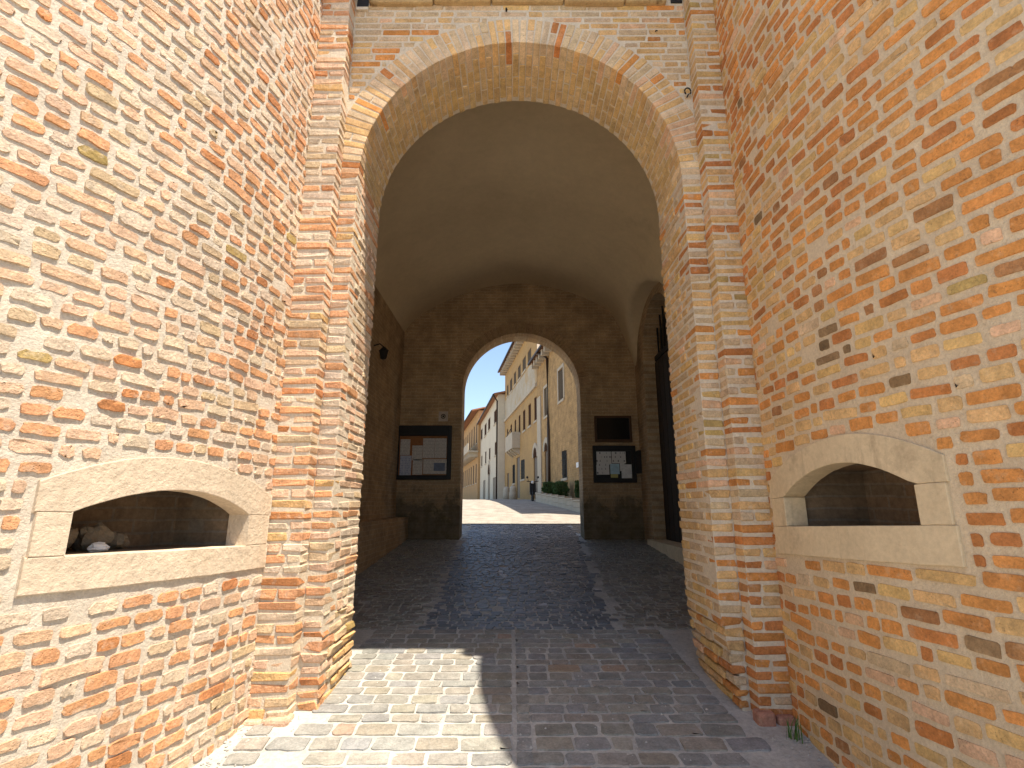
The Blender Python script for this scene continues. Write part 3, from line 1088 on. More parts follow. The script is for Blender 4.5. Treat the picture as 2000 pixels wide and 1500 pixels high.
def pebble(name, c, rx, ry, rz, mat, seed, label, cat, group=None):
    m = MB()
    na, nb = 14, 10
    vs = []
    for j in range(nb + 1):
        ph = math.pi * j / nb
        for i in range(na):
            th = 2 * math.pi * i / na
            d = Vector((math.sin(ph) * math.cos(th), math.sin(ph) * math.sin(th), math.cos(ph)))
            k = 1 + 0.5 * n3(d.x * 1.3 + seed, d.y * 1.3, d.z * 1.3) + 0.18 * n3(d.x * 4 + seed, d.y * 4, d.z * 4)
            vs.append((c[0] + d.x * rx * k, c[1] + d.y * ry * k, c[2] + d.z * rz * k))
    fs = [(j * na + i, (j + 1) * na + i, (j + 1) * na + (i + 1) % na, j * na + (i + 1) % na) for j in range(nb) for i in range(na)]
    m.add(vs, fs)
    return tag(m.build(name, mat), label, cat, group)


sz = TL.niche['s']
pc = TL.p(1.50, sz + 0.066, -0.30)
pebble('stone', pc, 0.045, 0.055, 0.07, MAT['fieldstone'], 1.0, 'upright loose stone at the left end of the sunlit niche', 'stone', 'loose stones in the niche')
pc = TL.p(1.32, sz + 0.062, -0.34)
pebble('stone', pc, 0.07, 0.085, 0.07, MAT['fieldstone'], 5.0, 'largest loose stone in the sunlit niche behind white paper', 'stone', 'loose stones in the niche')
pc = TL.p(1.16, sz + 0.045, -0.36)
pebble('stone', pc, 0.06, 0.06, 0.05, MAT['fieldstone'], 9.0, 'low loose stone nearest the middle of the sunlit niche', 'stone', 'loose stones in the niche')
pc = TL.p(1.37, sz + 0.02, -0.215)
pebble('paper', pc, 0.035, 0.055, 0.024, plain('white paper', (0.75, 0.75, 0.73), 0.8), 13.0, 'crumpled white paper lying before the stones in the niche', 'paper')

# iron ring and nail on the arch front
c = Vector((1.60, YF - 0.02, 3.66))
m = MB().tube([c + Vector((0.028 * math.cos(a), -0.012, 0.036 * math.sin(a))) for a in [math.radians(-50 + 280 * k / 14) for k in range(15)]], 0.0065, 8)
m.tube([c + Vector((0, 0.03, -0.035)), c + Vector((0.002, -0.014, -0.036))], 0.007, 6)
tag(m.build('iron_hook', MAT['iron'], smooth=True), 'small open iron hook fixed beside the right side of the arch', 'hook')
c = Vector((-0.055, YF - .03, 4.60))
tag(MB().tube([c + Vector((0, 0.05, 0.01)), c + Vector((0, 0, 0)), c + Vector((0.003, -.012, -.03))], [0.008, 0.009, 0.011], 7).build('iron_spike', MAT['iron'], smooth=True),
    'short iron spike driven in above the crown of the arch', 'spike')
c = Vector((1.36, YF - .015, 4.36))
tag(MB().tube([c + Vector((0, 0.04, 0)), c, c + Vector((0.012, -.006, -.012))], 0.005, 6).build('iron_nail', MAT['iron'], smooth=True),
    'bent iron nail at upper right of the arch', 'nail')


def text_mat(name, paper, ink, sx, sy, dens):
    m, t, b = nodes_of(name)
    P = position(t)
    s = t.nodes.new('ShaderNodeSeparateXYZ')
    t.links.new(P, s.inputs[0])
    line = math_n(t, 'FRACT', math_n(t, 'MULTIPLY', s.outputs[2], sy), 0)
    on = math_n(t, 'GREATER_THAN', line, 0.55)
    nz_ = t.nodes.new('ShaderNodeTexNoise')
    nz_.inputs['Scale'].default_value = 1
    cmb = t.nodes.new('ShaderNodeCombineXYZ')
    t.links.new(math_n(t, 'MULTIPLY', s.outputs[0], sx), cmb.inputs[0])
    t.links.new(math_n(t, 'FLOOR', math_n(t, 'MULTIPLY', s.outputs[2], sy), 0), cmb.inputs[1])
    t.links.new(cmb.outputs[0], nz_.inputs['Vector'])
    wd = math_n(t, 'GREATER_THAN', nz_.outputs['Fac'], dens)
    col = mixc(t, math_n(t, 'MULTIPLY', math_n(t, 'MULTIPLY', on, wd), 0.75), paper, ink)
    t.links.new(col, b.inputs['Base Color'])
    b.inputs['Roughness'].default_value = 0.85
    return m


MAT['sheet'] = text_mat('printed sheet', (0.62, 0.58, 0.52), (0.3, 0.28, 0.26), 30, 30, 0.45)
MAT['sheet_blue'] = text_mat('bluish printed sheet', (0.50, 0.52, 0.58), (0.16, 0.2, 0.36), 25, 26, 0.5)
MAT['sheet_photo'] = plain('photograph print', (0.15, 0.18, 0.24), 0.6)
MAT['sheet_dots'] = text_mat('sheet of small figures', (0.66, 0.65, 0.62), (0.05, 0.05, 0.06), 16, 11, 0.55)
MAT['sheet_sky'] = plain('pale blue sheet', (0.42, 0.60, 0.70), 0.7)
MAT['sheet_white'] = plain('white sheet', (0.70, 0.70, 0.68), 0.7)
MAT['sheet_yellow'] = plain('yellow green note', (0.45, 0.42, 0.15), 0.7)
MAT['cork'] = plain('cork backing', (0.30, 0.13, 0.05), 0.9)


def wall_rect(x0, x1, y0, y1, Yd):
    """pixel rectangle -> x0, x1, z0, z1 on the plane Y = Yd"""
    a, b = ray(x0, (y0 + y1) / 2), ray(x1, (y0 + y1) / 2)
    t, bt = ray((x0 + x1) / 2, y0), ray((x0 + x1) / 2, y1)
    return a[0] / a[1] * Yd, b[0] / b[1] * Yd, bt[2] / bt[1] * Yd, t[2] / t[1] * Yd


def frame4(m, x0, x1, z0, z1, yb, yf, tl, tr, tb, tt):
    m.box(x0, x0 + tl, yf, yb, z0, z1)
    m.box(x1 - tr, x1, yf, yb, z0, z1)
    m.box(x0 + tl, x1 - tr, yf, yb, z0, z0 + tb)
    m.box(x0 + tl, x1 - tr, yf, yb, z1 - tt, z1)


def noticeboard(root, rect, border, sheets, back_mat, frame_mat):
    x0, x1, z0, z1 = rect
    f = MB()
    frame4(f, x0, x1, z0, z1, YE - .005, YE - 0.085, *border)
    f.build('frame', frame_mat, root, bevel=0.006)
    MB().box(x0 + .01, x1 - .01, YE - .03, YE - .004, z0 + .01, z1 - .01).build('backing', back_mat, root)
    for i, (a, b, c, d, mt) in enumerate(sheets):
        sx0, sx1, sz0, sz1 = wall_rect(a, b, c, d, YE - .035)
        MB().box(sx0, sx1, YE - .036 - .0012 * (i % 4), YE - .0305, sz0, sz1).build('sheet', MAT[mt], root)


nb = empty('notice_board')
tag(nb, 'black framed notice board full of printed sheets, left of far arch', 'notice board')
noticeboard(nb, wall_rect(772, 882, 832, 937, YE), (0.10, 0.10, 0.10, 0.24), [
    (782, 801, 858, 889, 'sheet'), (805, 825, 870, 899, 'sheet'), (826, 849, 856, 895, 'sheet'), (849.5, 872, 856, 895, 'sheet'),
    (781, 803, 890, 928, 'sheet_blue'), (806, 825, 897, 927, 'sheet'), (826.5, 872, 897, 926, 'sheet'), (847, 869, 904, 920, 'sheet_photo')], MAT['cork'], MAT['black_frame'])
nb2 = empty('notice_board')
tag(nb2, 'dark notice board with pictures and a blue sheet, right of far arch', 'notice board')
noticeboard(nb2, wall_rect(1158, 1241, 871, 943, YE), (0.06, 0.10, 0.09, 0.12), [
    (1165, 1194, 882, 908, 'sheet_dots'), (1195, 1222, 882, 905, 'sheet_dots'), (1165, 1190, 908, 927, 'sheet_dots'),
    (1192, 1210, 906, 926, 'sheet_sky'), (1211, 1220, 903, 920, 'sheet_white'), (1214, 1234, 907, 934, 'sheet_white'), (1193, 1207, 926, 933, 'sheet_yellow')], MAT['black_frame'], MAT['black_frame'])
cab = empty('display_case')
tag(cab, 'empty dark glazed case in brown wooden frame above right notice board', 'display case')
r4 = wall_rect(1161, 1233, 813, 864, YE)
f = MB()
frame4(f, *r4, YE - .004, YE - .07, .05, .05, .06, .05)
f.build('frame', MAT['wood_brown'], cab, bevel=0.005)
MB().box(r4[0] + .03, r4[1] - .03, YE - .03, YE - .006, r4[2] + .03, r4[3] - .03).build('pane', plain('dark glass', (0.012, 0.011, 0.010), 0.15, 0, 0.5), cab)
# small square sign with a pictogram
sg = empty('small_sign')
tag(sg, 'small square cream sign with dark round mark above left notice board', 'sign')
r4 = wall_rect(857, 875, 804, 823, YE)
MB().box(r4[0], r4[1], YE - .02, YE - .004, r4[2], r4[3]).build('plate', plain('cream plate', (0.50, 0.42, 0.33), 0.6), sg)
cx_, cz_ = (r4[0] + r4[1]) / 2, (r4[2] + r4[3]) / 2
m = MB().tube([(cx_ + 0.048 * math.cos(a), YE - .022, cz_ + 0.048 * math.sin(a)) for a in [2 * math.pi * k / 16 for k in range(16)]], 0.010, 5, close=True)
m.box(cx_ - .02, cx_ + .025, YE - .026, YE - .0205, cz_ - .022, cz_ + .022)
m.build('pictogram', MAT['iron'], sg)
# letter box
lb = empty('letter_box')
tag(lb, 'black round-topped metal letter box beside the right notice board', 'letter box')
r4 = wall_rect(1239, 1257, 880, 925, YE)
poly = [(r4[0], r4[2]), (r4[1], r4[2]), (r4[1], r4[3] - .08)] + [((r4[0] + r4[1]) / 2 + (r4[1] - r4[0]) / 2 * math.cos(a), r4[3] - .08 + .08 * math.sin(a)) for a in [math.pi * k / 8 for k in range(1, 8)]] + [(r4[0], r4[3] - .08)]
MB().prism(poly, lambda u, v, d: (u, YE - d, v), 0.004, 0.12).build('body', MAT['black_frame'], lb)
MB().box(r4[0] + .03, r4[1] - .03, YE - .132, YE - .119, r4[3] - .17, r4[3] - .14).build('flap', MAT['iron'], lb)
# cable down the wall
pth = []
for (a, b) in ((1262, 716), (1252, 718), (1247, 727), (1248, 780), (1254, 870), (1260, 940), (1267, 1010), (1272, 1044)):
    q = ray(a, b)
    pth.append(q / q[1] * (YE - .03))
tag(MB().tube(pth, 0.022, 6).build('cable', MAT['iron'], smooth=True), 'thin dark cable running down the wall near the tall door', 'cable')
# lantern bracket on the left side wall
ln = empty('wall_lantern')
tag(ln, 'dark iron lantern bracket high on the left wall of the passage', 'lantern')
q = ray(737, 690)
ly = CL / q[0] * q[1] * 0.97
lz = q[2] / q[1] * ly
MB().tube([(CL, ly, lz + .15), (CL + .12, ly, lz + .19), (CL + .2, ly, lz + .12)], 0.014, 6).build('arm', MAT['iron'], ln)
MB().lathe((CL + .2, ly, lz - .12), [(0.03, 0), (0.06, .02), (0.085, .16), (0.1, .17), (0.03, .24)], 6).build('lamp_body', MAT['iron'], ln)

# grass tuft at the foot of the right tower
MAT['grass'] = plain('grass blade', (0.07, 0.14, 0.025), 0.6)
gt = MB()
q = ray(1549, 1428)
base = q / q[1] * 3.62
base[2] = gz(0, 3.62) - 0.02
for k in range(22):
    a = rr.uniform(0, 6.28)
    L_ = rr.uniform(0.06, 0.15)
    b0 = Vector(base) + Vector((rr.gauss(0, .014), rr.gauss(0, .02), 0))
    dr = Vector((math.cos(a), math.sin(a), 0)) * L_ * rr.uniform(.15, .5)
    sd_ = Vector((-math.sin(a), math.cos(a), 0)) * 0.0035
    p1, p2 = b0 + dr * .4 + Vector((0, 0, L_ * .65)), b0 + dr + Vector((0, 0, L_))
    gt.add([b0 - sd_, b0 + sd_, p1 + sd_ * .8, p1 - sd_ * .8, p2], [(0, 1, 2, 3), (3, 2, 4)])
tag(gt.build('grass_tuft', MAT['grass']), 'small green grass tuft at the foot of the shaded tower', 'grass')

# ------------------------------------------------------------------ street of buildings
MAT['facade_brick'] = course_mat('ochre facade brick', (1, 2), (0.46, 0.28, 0.115), (0.38, 0.23, 0.10), (0.43, 0.30, 0.15), pitch=0.10, length=0.30)
MAT['palazzo'] = noisy_mat('ochre facade with worn render', (0.47, 0.295, 0.12), (0.40, 0.25, 0.11), 0.7, 0.4, 9, fine=0.12)
MAT['render_grey'] = noisy_mat('peeling pale render', (0.50, 0.44, 0.34), (0.44, 0.36, 0.25), 0.8, 0.4, 9, dark=(0.46, 0.31, 0.15), dark_thr=0.52)
MAT['white_wall'] = noisy_mat('cream white wall', (0.66, 0.58, 0.44), (0.61, 0.53, 0.40), 0.6, 0.2, 12, fine=0.05)
MAT['orange_wall'] = noisy_mat('orange brick wall', (0.50, 0.30, 0.13), (0.44, 0.27, 0.13), 0.8, 0.3, 10, fine=0.15)
MAT['pink_wall'] = noisy_mat('pinkish wall', (0.60, 0.40, 0.28), (0.55, 0.37, 0.26), 0.8, 0.2, 10, fine=0.08)
MAT['tile'] = noisy_mat('terracotta roof tile', (0.36, 0.17, 0.09), (0.28, 0.14, 0.08), 2.5, 0.8, 14, bdist=0.05)
MAT['shutter'] = plain('brown shutter', (0.06, 0.030, 0.018), 0.95, 0, 0.02)
MAT['shutter_grey'] = plain('grey brown shutter', (0.11, 0.085, 0.06), 0.95, 0, 0.02)
MAT['pane'] = plain('dark window glass', (0.03, 0.024, 0.02), 0.5, 0, 0.1)
MAT['trim'] = noisy_mat('pale stone trim', (0.52, 0.44, 0.33), (0.46, 0.39, 0.29), 2, 0.3, 20)
MAT['pipe'] = plain('dark brown pipe', (0.05, 0.028, 0.018), 0.5, 0.3)


class Facade:
    """vertical street front from (x0, y0) along d; s along the front, nf towards the street"""
    def __init__(self, p0, d, base):
        self.p0 = np.array([p0[0], p0[1], 0.0])
        d = np.array([d[0], d[1], 0.0])
        self.d = d / np.linalg.norm(d)
        self.nf = np.array([-self.d[1], self.d[0], 0.0])
        self.base = base

    def at(self, s, z, o=0.0):
        return self.p0 + self.d * s + self.nf * o + UP * z

    def pix(self, x, y):
        q = ray(x, y)
        t = (self.p0 @ self.nf) / (q @ self.nf)
        p = q * t
        return float((p - self.p0) @ self.d), float(p[2])

    def rect(self, x0, x1, y0, y1):
        ym = (y0 + y1) / 2
        xm = (x0 + x1) / 2
        s1, s0 = self.pix(x0, ym)[0], self.pix(x1, ym)[0]
        return s0, s1, self.pix(xm, y1)[1], self.pix(xm, y0)[1]


def building(F, name, label, length, top, depth, wins, wall, eave=0.55, roof_rise=1.6, eave_mat=None, brackets=False, roof=True, side_cols=None):
    root = empty(name)
    tag(root, label, 'building', 'buildings along the street')
    z0 = F.base - 1.2
    # wall split round the openings
    ss = sorted({0.0, length} | {s for wi in wins for s in (wi[0], wi[1])})
    zs = sorted({z0, top} | {z for wi in wins for z in (wi[2], wi[3])})
    m = MB()
    for i in range(len(ss) - 1):
        for j in range(len(zs) - 1):
            sc, zc = (ss[i] + ss[i + 1]) / 2, (zs[j] + zs[j + 1]) / 2
            if any(a < sc < b and c < zc < d for a, b, c, d, *_ in wins): continue
            m.quad(F.at(ss[i], zs[j]), F.at(ss[i], zs[j + 1]), F.at(ss[i + 1], zs[j + 1]), F.at(ss[i + 1], zs[j]))
    for a, b, c, d, *_ in wins:
        r_ = -0.07
        m.quad(F.at(a, c), F.at(a, d), F.at(a, d, r_), F.at(a, c, r_))
        m.quad(F.at(b, c), F.at(b, c, r_), F.at(b, d, r_), F.at(b, d))
        m.quad(F.at(a, d), F.at(b, d), F.at(b, d, r_), F.at(a, d, r_))
        m.quad(F.at(a, c), F.at(a, c, r_), F.at(b, c, r_), F.at(b, c))
    m.quad(F.at(0, z0), F.at(0, z0, -depth), F.at(0, top, -depth), F.at(0, top))
    m.quad(F.at(length, z0), F.at(length, top), F.at(length, top, -depth), F.at(length, z0, -depth))
    m.quad(F.at(0, z0, -depth), F.at(length, z0, -depth), F.at(length, top, -depth), F.at(0, top, -depth))
    m.build('wall', wall, root)
    if roof:
        m = MB()
        a, b = -0.35, length + 0.1
        h = depth / 2
        pts = [F.at(a, top + .02, eave), F.at(b, top + .02, eave), F.at(b, top + roof_rise, -h), F.at(a, top + roof_rise, -h), F.at(a, top + .02, -depth - .3), F.at(b, top + .02, -depth - .3)]
        lo = [p - UP * 0.16 for p in pts]
        m.add(pts + lo, [(0, 3, 2, 1), (3, 4, 5, 2), (6, 7, 8, 9), (9, 8, 11, 10), (0, 1, 7, 6), (0, 6, 9, 3), (3, 9, 10, 4), (1, 2, 8, 7), (2, 5, 11, 8), (4, 10, 11, 5)])
        ro = m.build('roof', MAT['tile'], root)
        ed = MB().obox(F.at(0, 0), F.d, F.nf, UP, -0.35, length + .1, eave - .02, eave + .10, top - .16, top - .04)
        ed.build('gutter', MAT['pipe'], ro)
        if brackets:
            k = 0.3
            while k < length:
                MB().obox(F.at(k, 0), F.d, F.nf, UP, 0, 0.22, 0.01, eave - .06, top - .5, top - .17).build('bracket', MAT['trim'], ro)
                k += 0.75
    for wi in wins:
        a, b, c, d, kind = wi[:5]
        mt = {'s': 'shutter', 'g': 'shutter_grey', 'p': 'pane', 'd': 'wood_brown', 'h': 'shutter_grey', 'w': 'shutter', 'a': 'wood_brown', 'x': 'pane'}[kind]
        door_ = kind in 'da'
        # leaf or shutters inside the opening
        win = MB().obox(F.at(a, c), F.d, F.nf, UP, 0, b - a, -0.3, -0.05, 0, d - c).build('door' if door_ else 'window', MAT[mt], root)
        mid = (b - a) / 2
        if not door_:
            for q0_, q1_ in ((0.04, mid - .02), (mid + .02, b - a - .04)):
                MB().obox(F.at(a, c), F.d, F.nf, UP, q0_, q1_, -0.05, -.015, .04, d - c - .04).build('shutter', MAT[mt], win)
            MB().obox(F.at(a, c), F.d, F.nf, UP, -.1, b - a + .1, -.05, .06, -.12, 0.0).build('sill', MAT['trim'], win)
        if kind in 'wh':
            t_ = 0.16
            f = MB()
            for args in ((-t_, 0, 0, d - c + t_), (b - a, b - a + t_, 0, d - c + t_), (0, b - a, d - c, d - c + t_)):
                f.obox(F.at(a, c), F.d, F.nf, UP, args[0], args[1], 0.0, 0.035, args[2], args[3])
            f.build('surround', MAT['trim'], win)
        if kind == 'x':       # iron bars
            f = MB()
            for k in range(1, 4): f.obox(F.at(a, c), F.d, F.nf, UP, (b - a) * k / 4 - .02, (b - a) * k / 4 + .02, .02, .06, 0, d - c)
            for k in range(1, 6): f.obox(F.at(a, c), F.d, F.nf, UP, 0, b - a, .0, .03, (d - c) * k / 6 - .02, (d - c) * k / 6 + .02)
            f.build('bars', MAT['iron'], win)
        if kind == 'a':       # round head: stone arch on top of the opening
            f = MB()
            R_ = (b - a) / 2
            for k in range(9):
                th0, th1 = math.pi * k / 9, math.pi * (k + 1) / 9 - .03
                P_ = [(R_ - q * math.cos(th), d - c + q * math.sin(th)) for q, th in ((R_, th0), (R_ + .3, th0), (R_ + .3, th1), (R_, th1))]
                f.prism(P_, lambda u, v, dd, a=a, c=c: F.at(a + u, c + v, dd), 0.0, 0.05)
            f.build('arch_head', MAT['trim'], win)
            g_ = MB()
            P_ = [(R_ - R_ * math.cos(math.pi * k / 12), d - c + R_ * math.sin(math.pi * k / 12)) for k in range(13)]
            g_.prism(P_, lambda u, v, dd: F.at(a + u, c + v, dd), 0.002, 0.012)
            g_.build('tympanum', MAT['shutter'], win)
    return root


SD = (-0.15, 1.0)
# near brick building
F1 = Facade((6.3 - .15 * 16.5, 16.5), SD, -0.2)
s32 = F1.pix(1051, 900)[0]
w1 = [(*F1.rect(1091, 1101, 720, 782), 'h'), (*F1.rect(1063.5, 1069.5, 757, 813), 'h'), (*F1.rect(1098, 1107.5, 880, 934), 'x'),
      (*F1.rect(1125, 1134, 938, 965), 'd'), (*F1.rect(1064.5, 1071.5, 880, 974), 'a')]
b1 = building(F1, 'brick_house', 'ochre brick house with brown downpipe nearest the far arch', s32, 8.75, 9, w1, MAT['facade_brick'], eave=0.5, roof_rise=1.5, brackets=True)
sp_ = F1.pix(1074, 850)[0]
MB().tube([F1.at(sp_ + .9, 8.62, .5), F1.at(sp_ + .35, 8.45, .3), F1.at(sp_, 8.1, .09), F1.at(sp_, 4, .09), F1.at(sp_, -0.4, .09)], 0.075, 8).build('downpipe', MAT['pipe'], b1, smooth=True)
MB().obox(F1.at(0, 0), F1.d, F1.nf, UP, s32 - 1.1, s32 - .05, 0, 0.06, -0.5, 6.4).build('corner_strip', MAT['trim'], b1)
r4 = F1.rect(1126.5, 1131, 903, 913)
MB().obox(F1.at(0, 0), F1.d, F1.nf, UP, r4[0], r4[1], .004, 0.03, r4[2], r4[3]).build('plaque', plain('white plaque', (0.8, 0.78, 0.74), 0.5), b1)

# palazzo
F2 = Facade(tuple(F1.at(s32 + .02, 0)[:2]), SD, 0.3)
len2 = F2.pix(986, 900)[0]
w2 = []
for x0, x1, y0, y1 in ((1030.5, 1037.5, 683, 709), (1020.5, 1027, 698, 725), (1011.5, 1017, 714, 740), (1003.5, 1008, 727, 752), (996, 1000.5, 740, 765), (990, 993, 752, 774)):
    w2.append((*F2.rect(x0, x1, y0, y1), 'g'))
for x0, x1, y0, y1 in ((1043.5, 1048.5, 775, 822), (1032, 1037, 789, 832), (1021.5, 1026, 801, 841), (1013, 1016.5, 811, 847), (1005, 1008, 820, 852), (997, 1000, 829, 858), (990, 992.3, 838, 864)):
    w2.append((*F2.rect(x0, x1, y0, y1), 's'))
w2 += [(*F2.rect(1042.5, 1050, 893, 974), 'a'), (*F2.rect(1017.5, 1025, 898, 936), 'x'), (*F2.rect(1009, 1015.5, 893, 973), 'd'), (*F2.rect(1001.5, 1006, 908, 944), 'x'), (*F2.rect(990.5, 994, 924, 973), 'd')]
b2 = building(F2, 'palazzo', 'tall ochre palazzo with stone balcony and peeling upper render', len2, 12.1, 10, w2, MAT['palazzo'], eave=0.6, roof_rise=1.8, brackets=True)
# band of peeling pale render between the storeys
za, zb = F2.pix(1030, 770)[1], F2.pix(1030, 722)[1]
MB().obox(F2.at(0, 0), F2.d, F2.nf, UP, 0.02, len2 - .02, 0.0, 0.02, za, zb).build('render_band', MAT['render_grey'], b2)
MB().obox(F2.at(0, 0), F2.d, F2.nf, UP, 0.02, len2 - .02, 0.0, 0.14, za - .22, za - .01).build('string_course', MAT['trim'], b2)
# near end wall shows white above the neighbour's roof
MB().obox(F2.at(0, 0), F2.d, F2.nf, UP, -0.06, 0.0 - .004, -9.9, -0.01, 8.0, 11.9).build('end_wall', MAT['white_wall'], b2)
# balcony
sa, sb = F2.pix(1016, 868)[0], F2.pix(1001, 868)[0]
zb0, zb1, zb2 = F2.pix(1008, 889)[1], F2.pix(1008, 877)[1], F2.pix(1008, 850)[1]
bal = MB().obox(F2.at(0, 0), F2.d, F2.nf, UP, sa, sb, 0.0, 0.6, zb1 - .12, zb1 + .06).build('balcony', MAT['trim'], b2)
f = MB().obox(F2.at(0, 0), F2.d, F2.nf, UP, sa, sb, 0.5, 0.6, zb1 + .06, zb2)
f.obox(F2.at(0, 0), F2.d, F2.nf, UP, sa, sa + .12, 0.0, 0.5, zb1 + .06, zb2)
f.obox(F2.at(0, 0), F2.d, F2.nf, UP, sb - .12, sb, 0.0, 0.5, zb1 + .06, zb2)
f.build('parapet', MAT['trim'], bal)
for k in (0.08, 0.37, 0.63, 0.92):
    sc = sa + (sb - sa) * k
    poly = [(0, zb0 - .1), (0.15, zb0), (0.5, zb1 - .25), (0.54, zb1 - .12), (0, zb1 - .12)]
    MB().prism(poly, lambda u, v, dd, sc=sc: F2.at(sc + dd, v, u), -0.13, 0.13).build('corbel', MAT['trim'], bal)
MB().tube([F2.at(sa + .1, zb2 - .35, 1.0), F2.at(sa - 3.2, zb2 - .3, 1.2)], 0.035, 6).build('flagpole', MAT['iron'], bal)

# white house
pW = F2.at(len2 + .03, 0, 0.62)
F3 = Facade((pW[0], pW[1]), SD, 0.4)
len3 = F3.pix(938.5, 880)[0]
w3 = []
for x0, x1, y0, y1 in ((965, 969.8, 801, 827), (953.3, 957.6, 817, 840), (946.3, 950.2, 828, 851), (939.2, 942.3, 838, 859)): w3.append((*F3.rect(x0, x1, y0, y1), 's'))
for x0, x1, y0, y1 in ((966.3, 969.8, 863, 889), (955, 957.8, 875, 898), (947.5, 949.8, 882, 905), (940, 942, 890, 911)): w3.append((*F3.rect(x0, x1, y0, y1), 's'))
w3 += [(*F3.rect(962.5, 970.5, 932, 977), 'd'), (*F3.rect(953, 957, 926, 977), 'a'), (*F3.rect(943.5, 948, 938, 977), 'd')]
b3 = building(F3, 'white_house', 'cream white house with dark shutters beside the palazzo', len3, 9.9, 10, w3, MAT['white_wall'], eave=0.45, roof_rise=1.3)
sp3 = 0.25
MB().tube([F3.at(-.1, 9.75, .45), F3.at(sp3, 9.3, .08), F3.at(sp3, 0.2, .08)], 0.07, 7).build('downpipe', MAT['pipe'], b3, smooth=True)

# orange house with the long balcony
pO = F3.at(len3 + .05, 0, 0.3)
F4 = Facade((pO[0], pO[1]), (-0.19, 1.0), 0.6)
len4 = 24.0
w4 = []
for k in range(8):
    s_ = 1.2 + k * 2.8
    w4.append((s_, s_ + 1.1, 7.6, 10.2, 'g'))
    w4.append((s_, s_ + 1.1, 2.6, 5.0, 'g'))
b4 = building(F4, 'orange_house', 'long orange house with bracketed balcony at the end of street', len4, 11.6, 10, w4, MAT['orange_wall'], eave=0.9, roof_rise=1.5)
bl = MB().obox(F4.at(0, 0), F4.d, F4.nf, UP, -0.2, len4, 0.0, 1.3, 6.3, 6.5).build('balcony', MAT['trim'], b4)
MB().obox(F4.at(0, 0), F4.d, F4.nf, UP, -0.2, len4, 1.2, 1.3, 6.5, 7.4).build('parapet', MAT['trim'], bl)
for k in range(22):
    MB().obox(F4.at(0.2 + k * 1.1, 0), F4.d, F4.nf, UP, 0, .25, 0, 1.15, 5.75, 6.3).build('bracket', MAT['trim'], bl)
pP = F4.at(len4 + .05, 0, 0.4)
F5 = Facade((pP[0], pP[1]), (-0.25, 1.0), 0.7)
b5 = building(F5, 'pink_house', 'pinkish house closing the far end of the street', 14, 10.5, 8, [(2.0 + 3 * k, 3.1 + 3 * k, 5, 7, 's') for k in range(4)] + [(2.0 + 3 * k, 3.1 + 3 * k, 1.4, 3.6, 's') for k in range(4)], MAT['pink_wall'])

# planter with clipped shrubs in front of the brick house
pl = empty('planter')
tag(pl, 'low pale stone planter wall before the ochre brick house', 'planter')
FP = Facade((2.5 + .15 * 3.0, 15.0), SD, -0.4)
Lp = 11.8
s_ = 0.0
k = 0
while s_ < Lp - .2:
    ln_ = min(1.15, Lp - s_)
    zb_ = gz(0, 15 + s_)
    for row in range(2):
        MB().obox(FP.at(0, 0), FP.d, FP.nf, UP, s_ + .004 + .0 * row, s_ + ln_ - .004, -0.25, 0, zb_ - .3 if row == 0 else zb_ + .19, zb_ + .185 if row == 0 else zb_ + .40).build('block', MAT['trim'], pl, bevel=0.01)
    MB().obox(FP.at(0, 0), FP.d, FP.nf, UP, s_ + .002, s_ + ln_ - .002, -0.28, .03, zb_ + .404, zb_ + .47).build('coping_stone', MAT['trim'], pl, bevel=0.01)
    s_ += ln_
    k += 1
MB().obox(FP.at(0, 0), FP.d, FP.nf, UP, 0, Lp, -1.2, -.27, -.6, .12).build('soil', MAT['earth'], pl)

MAT['leaf'] = noisy_mat('dark green leaf', (0.045, 0.085, 0.022), (0.07, 0.12, 0.035), 6, 0.2, 30, rough=0.55, fine=0.3)


def shrub(name, c, rx, ry, rz, n, label, group):
    root = empty(name)
    tag(root, label, 'shrub', group)
    r_ = random.Random(int(c[1] * 100))
    m = MB()
    for k in range(n):
        while True:
            d = Vector((r_.uniform(-1, 1), r_.uniform(-1, 1), r_.uniform(-1, 1)))
            if 0.2 < d.length < 1: break
        d = d.normalized() * (d.length ** 0.35)
        mx = max(abs(d.x), abs(d.y), abs(d.z)) / max(d.length, 1e-6)
        d = d * (0.55 + 0.45 / mx)
        bl_ = 1 + 0.38 * n3(d.x * 1.9 + c[0] * 3, d.y * 1.9, d.z * 1.9) + 0.15 * n3(d.x * 5, d.y * 5, d.z * 5 + c[1])
        p = Vector(c) + Vector((d.x * rx, d.y * ry, d.z * rz)) * bl_
        s_ = r_.uniform(0.022, 0.045)
        q = Vector((r_.gauss(0, 1), r_.gauss(0, 1), r_.gauss(0, 1))).normalized()
        t1 = q.orthogonal().normalized() * s_
        t2 = q.cross(t1).normalized() * s_ * .6
        m.add([p - t1, p + t2, p + t1, p - t2], [(0, 1, 2, 3)])
    m.build('foliage', MAT['leaf'], root)
    MB().tube([(c[0], c[1], c[2] - rz - .1), (c[0], c[1] + .02, c[2])], 0.03, 6).build('stem', MAT['wood_brown'], root)


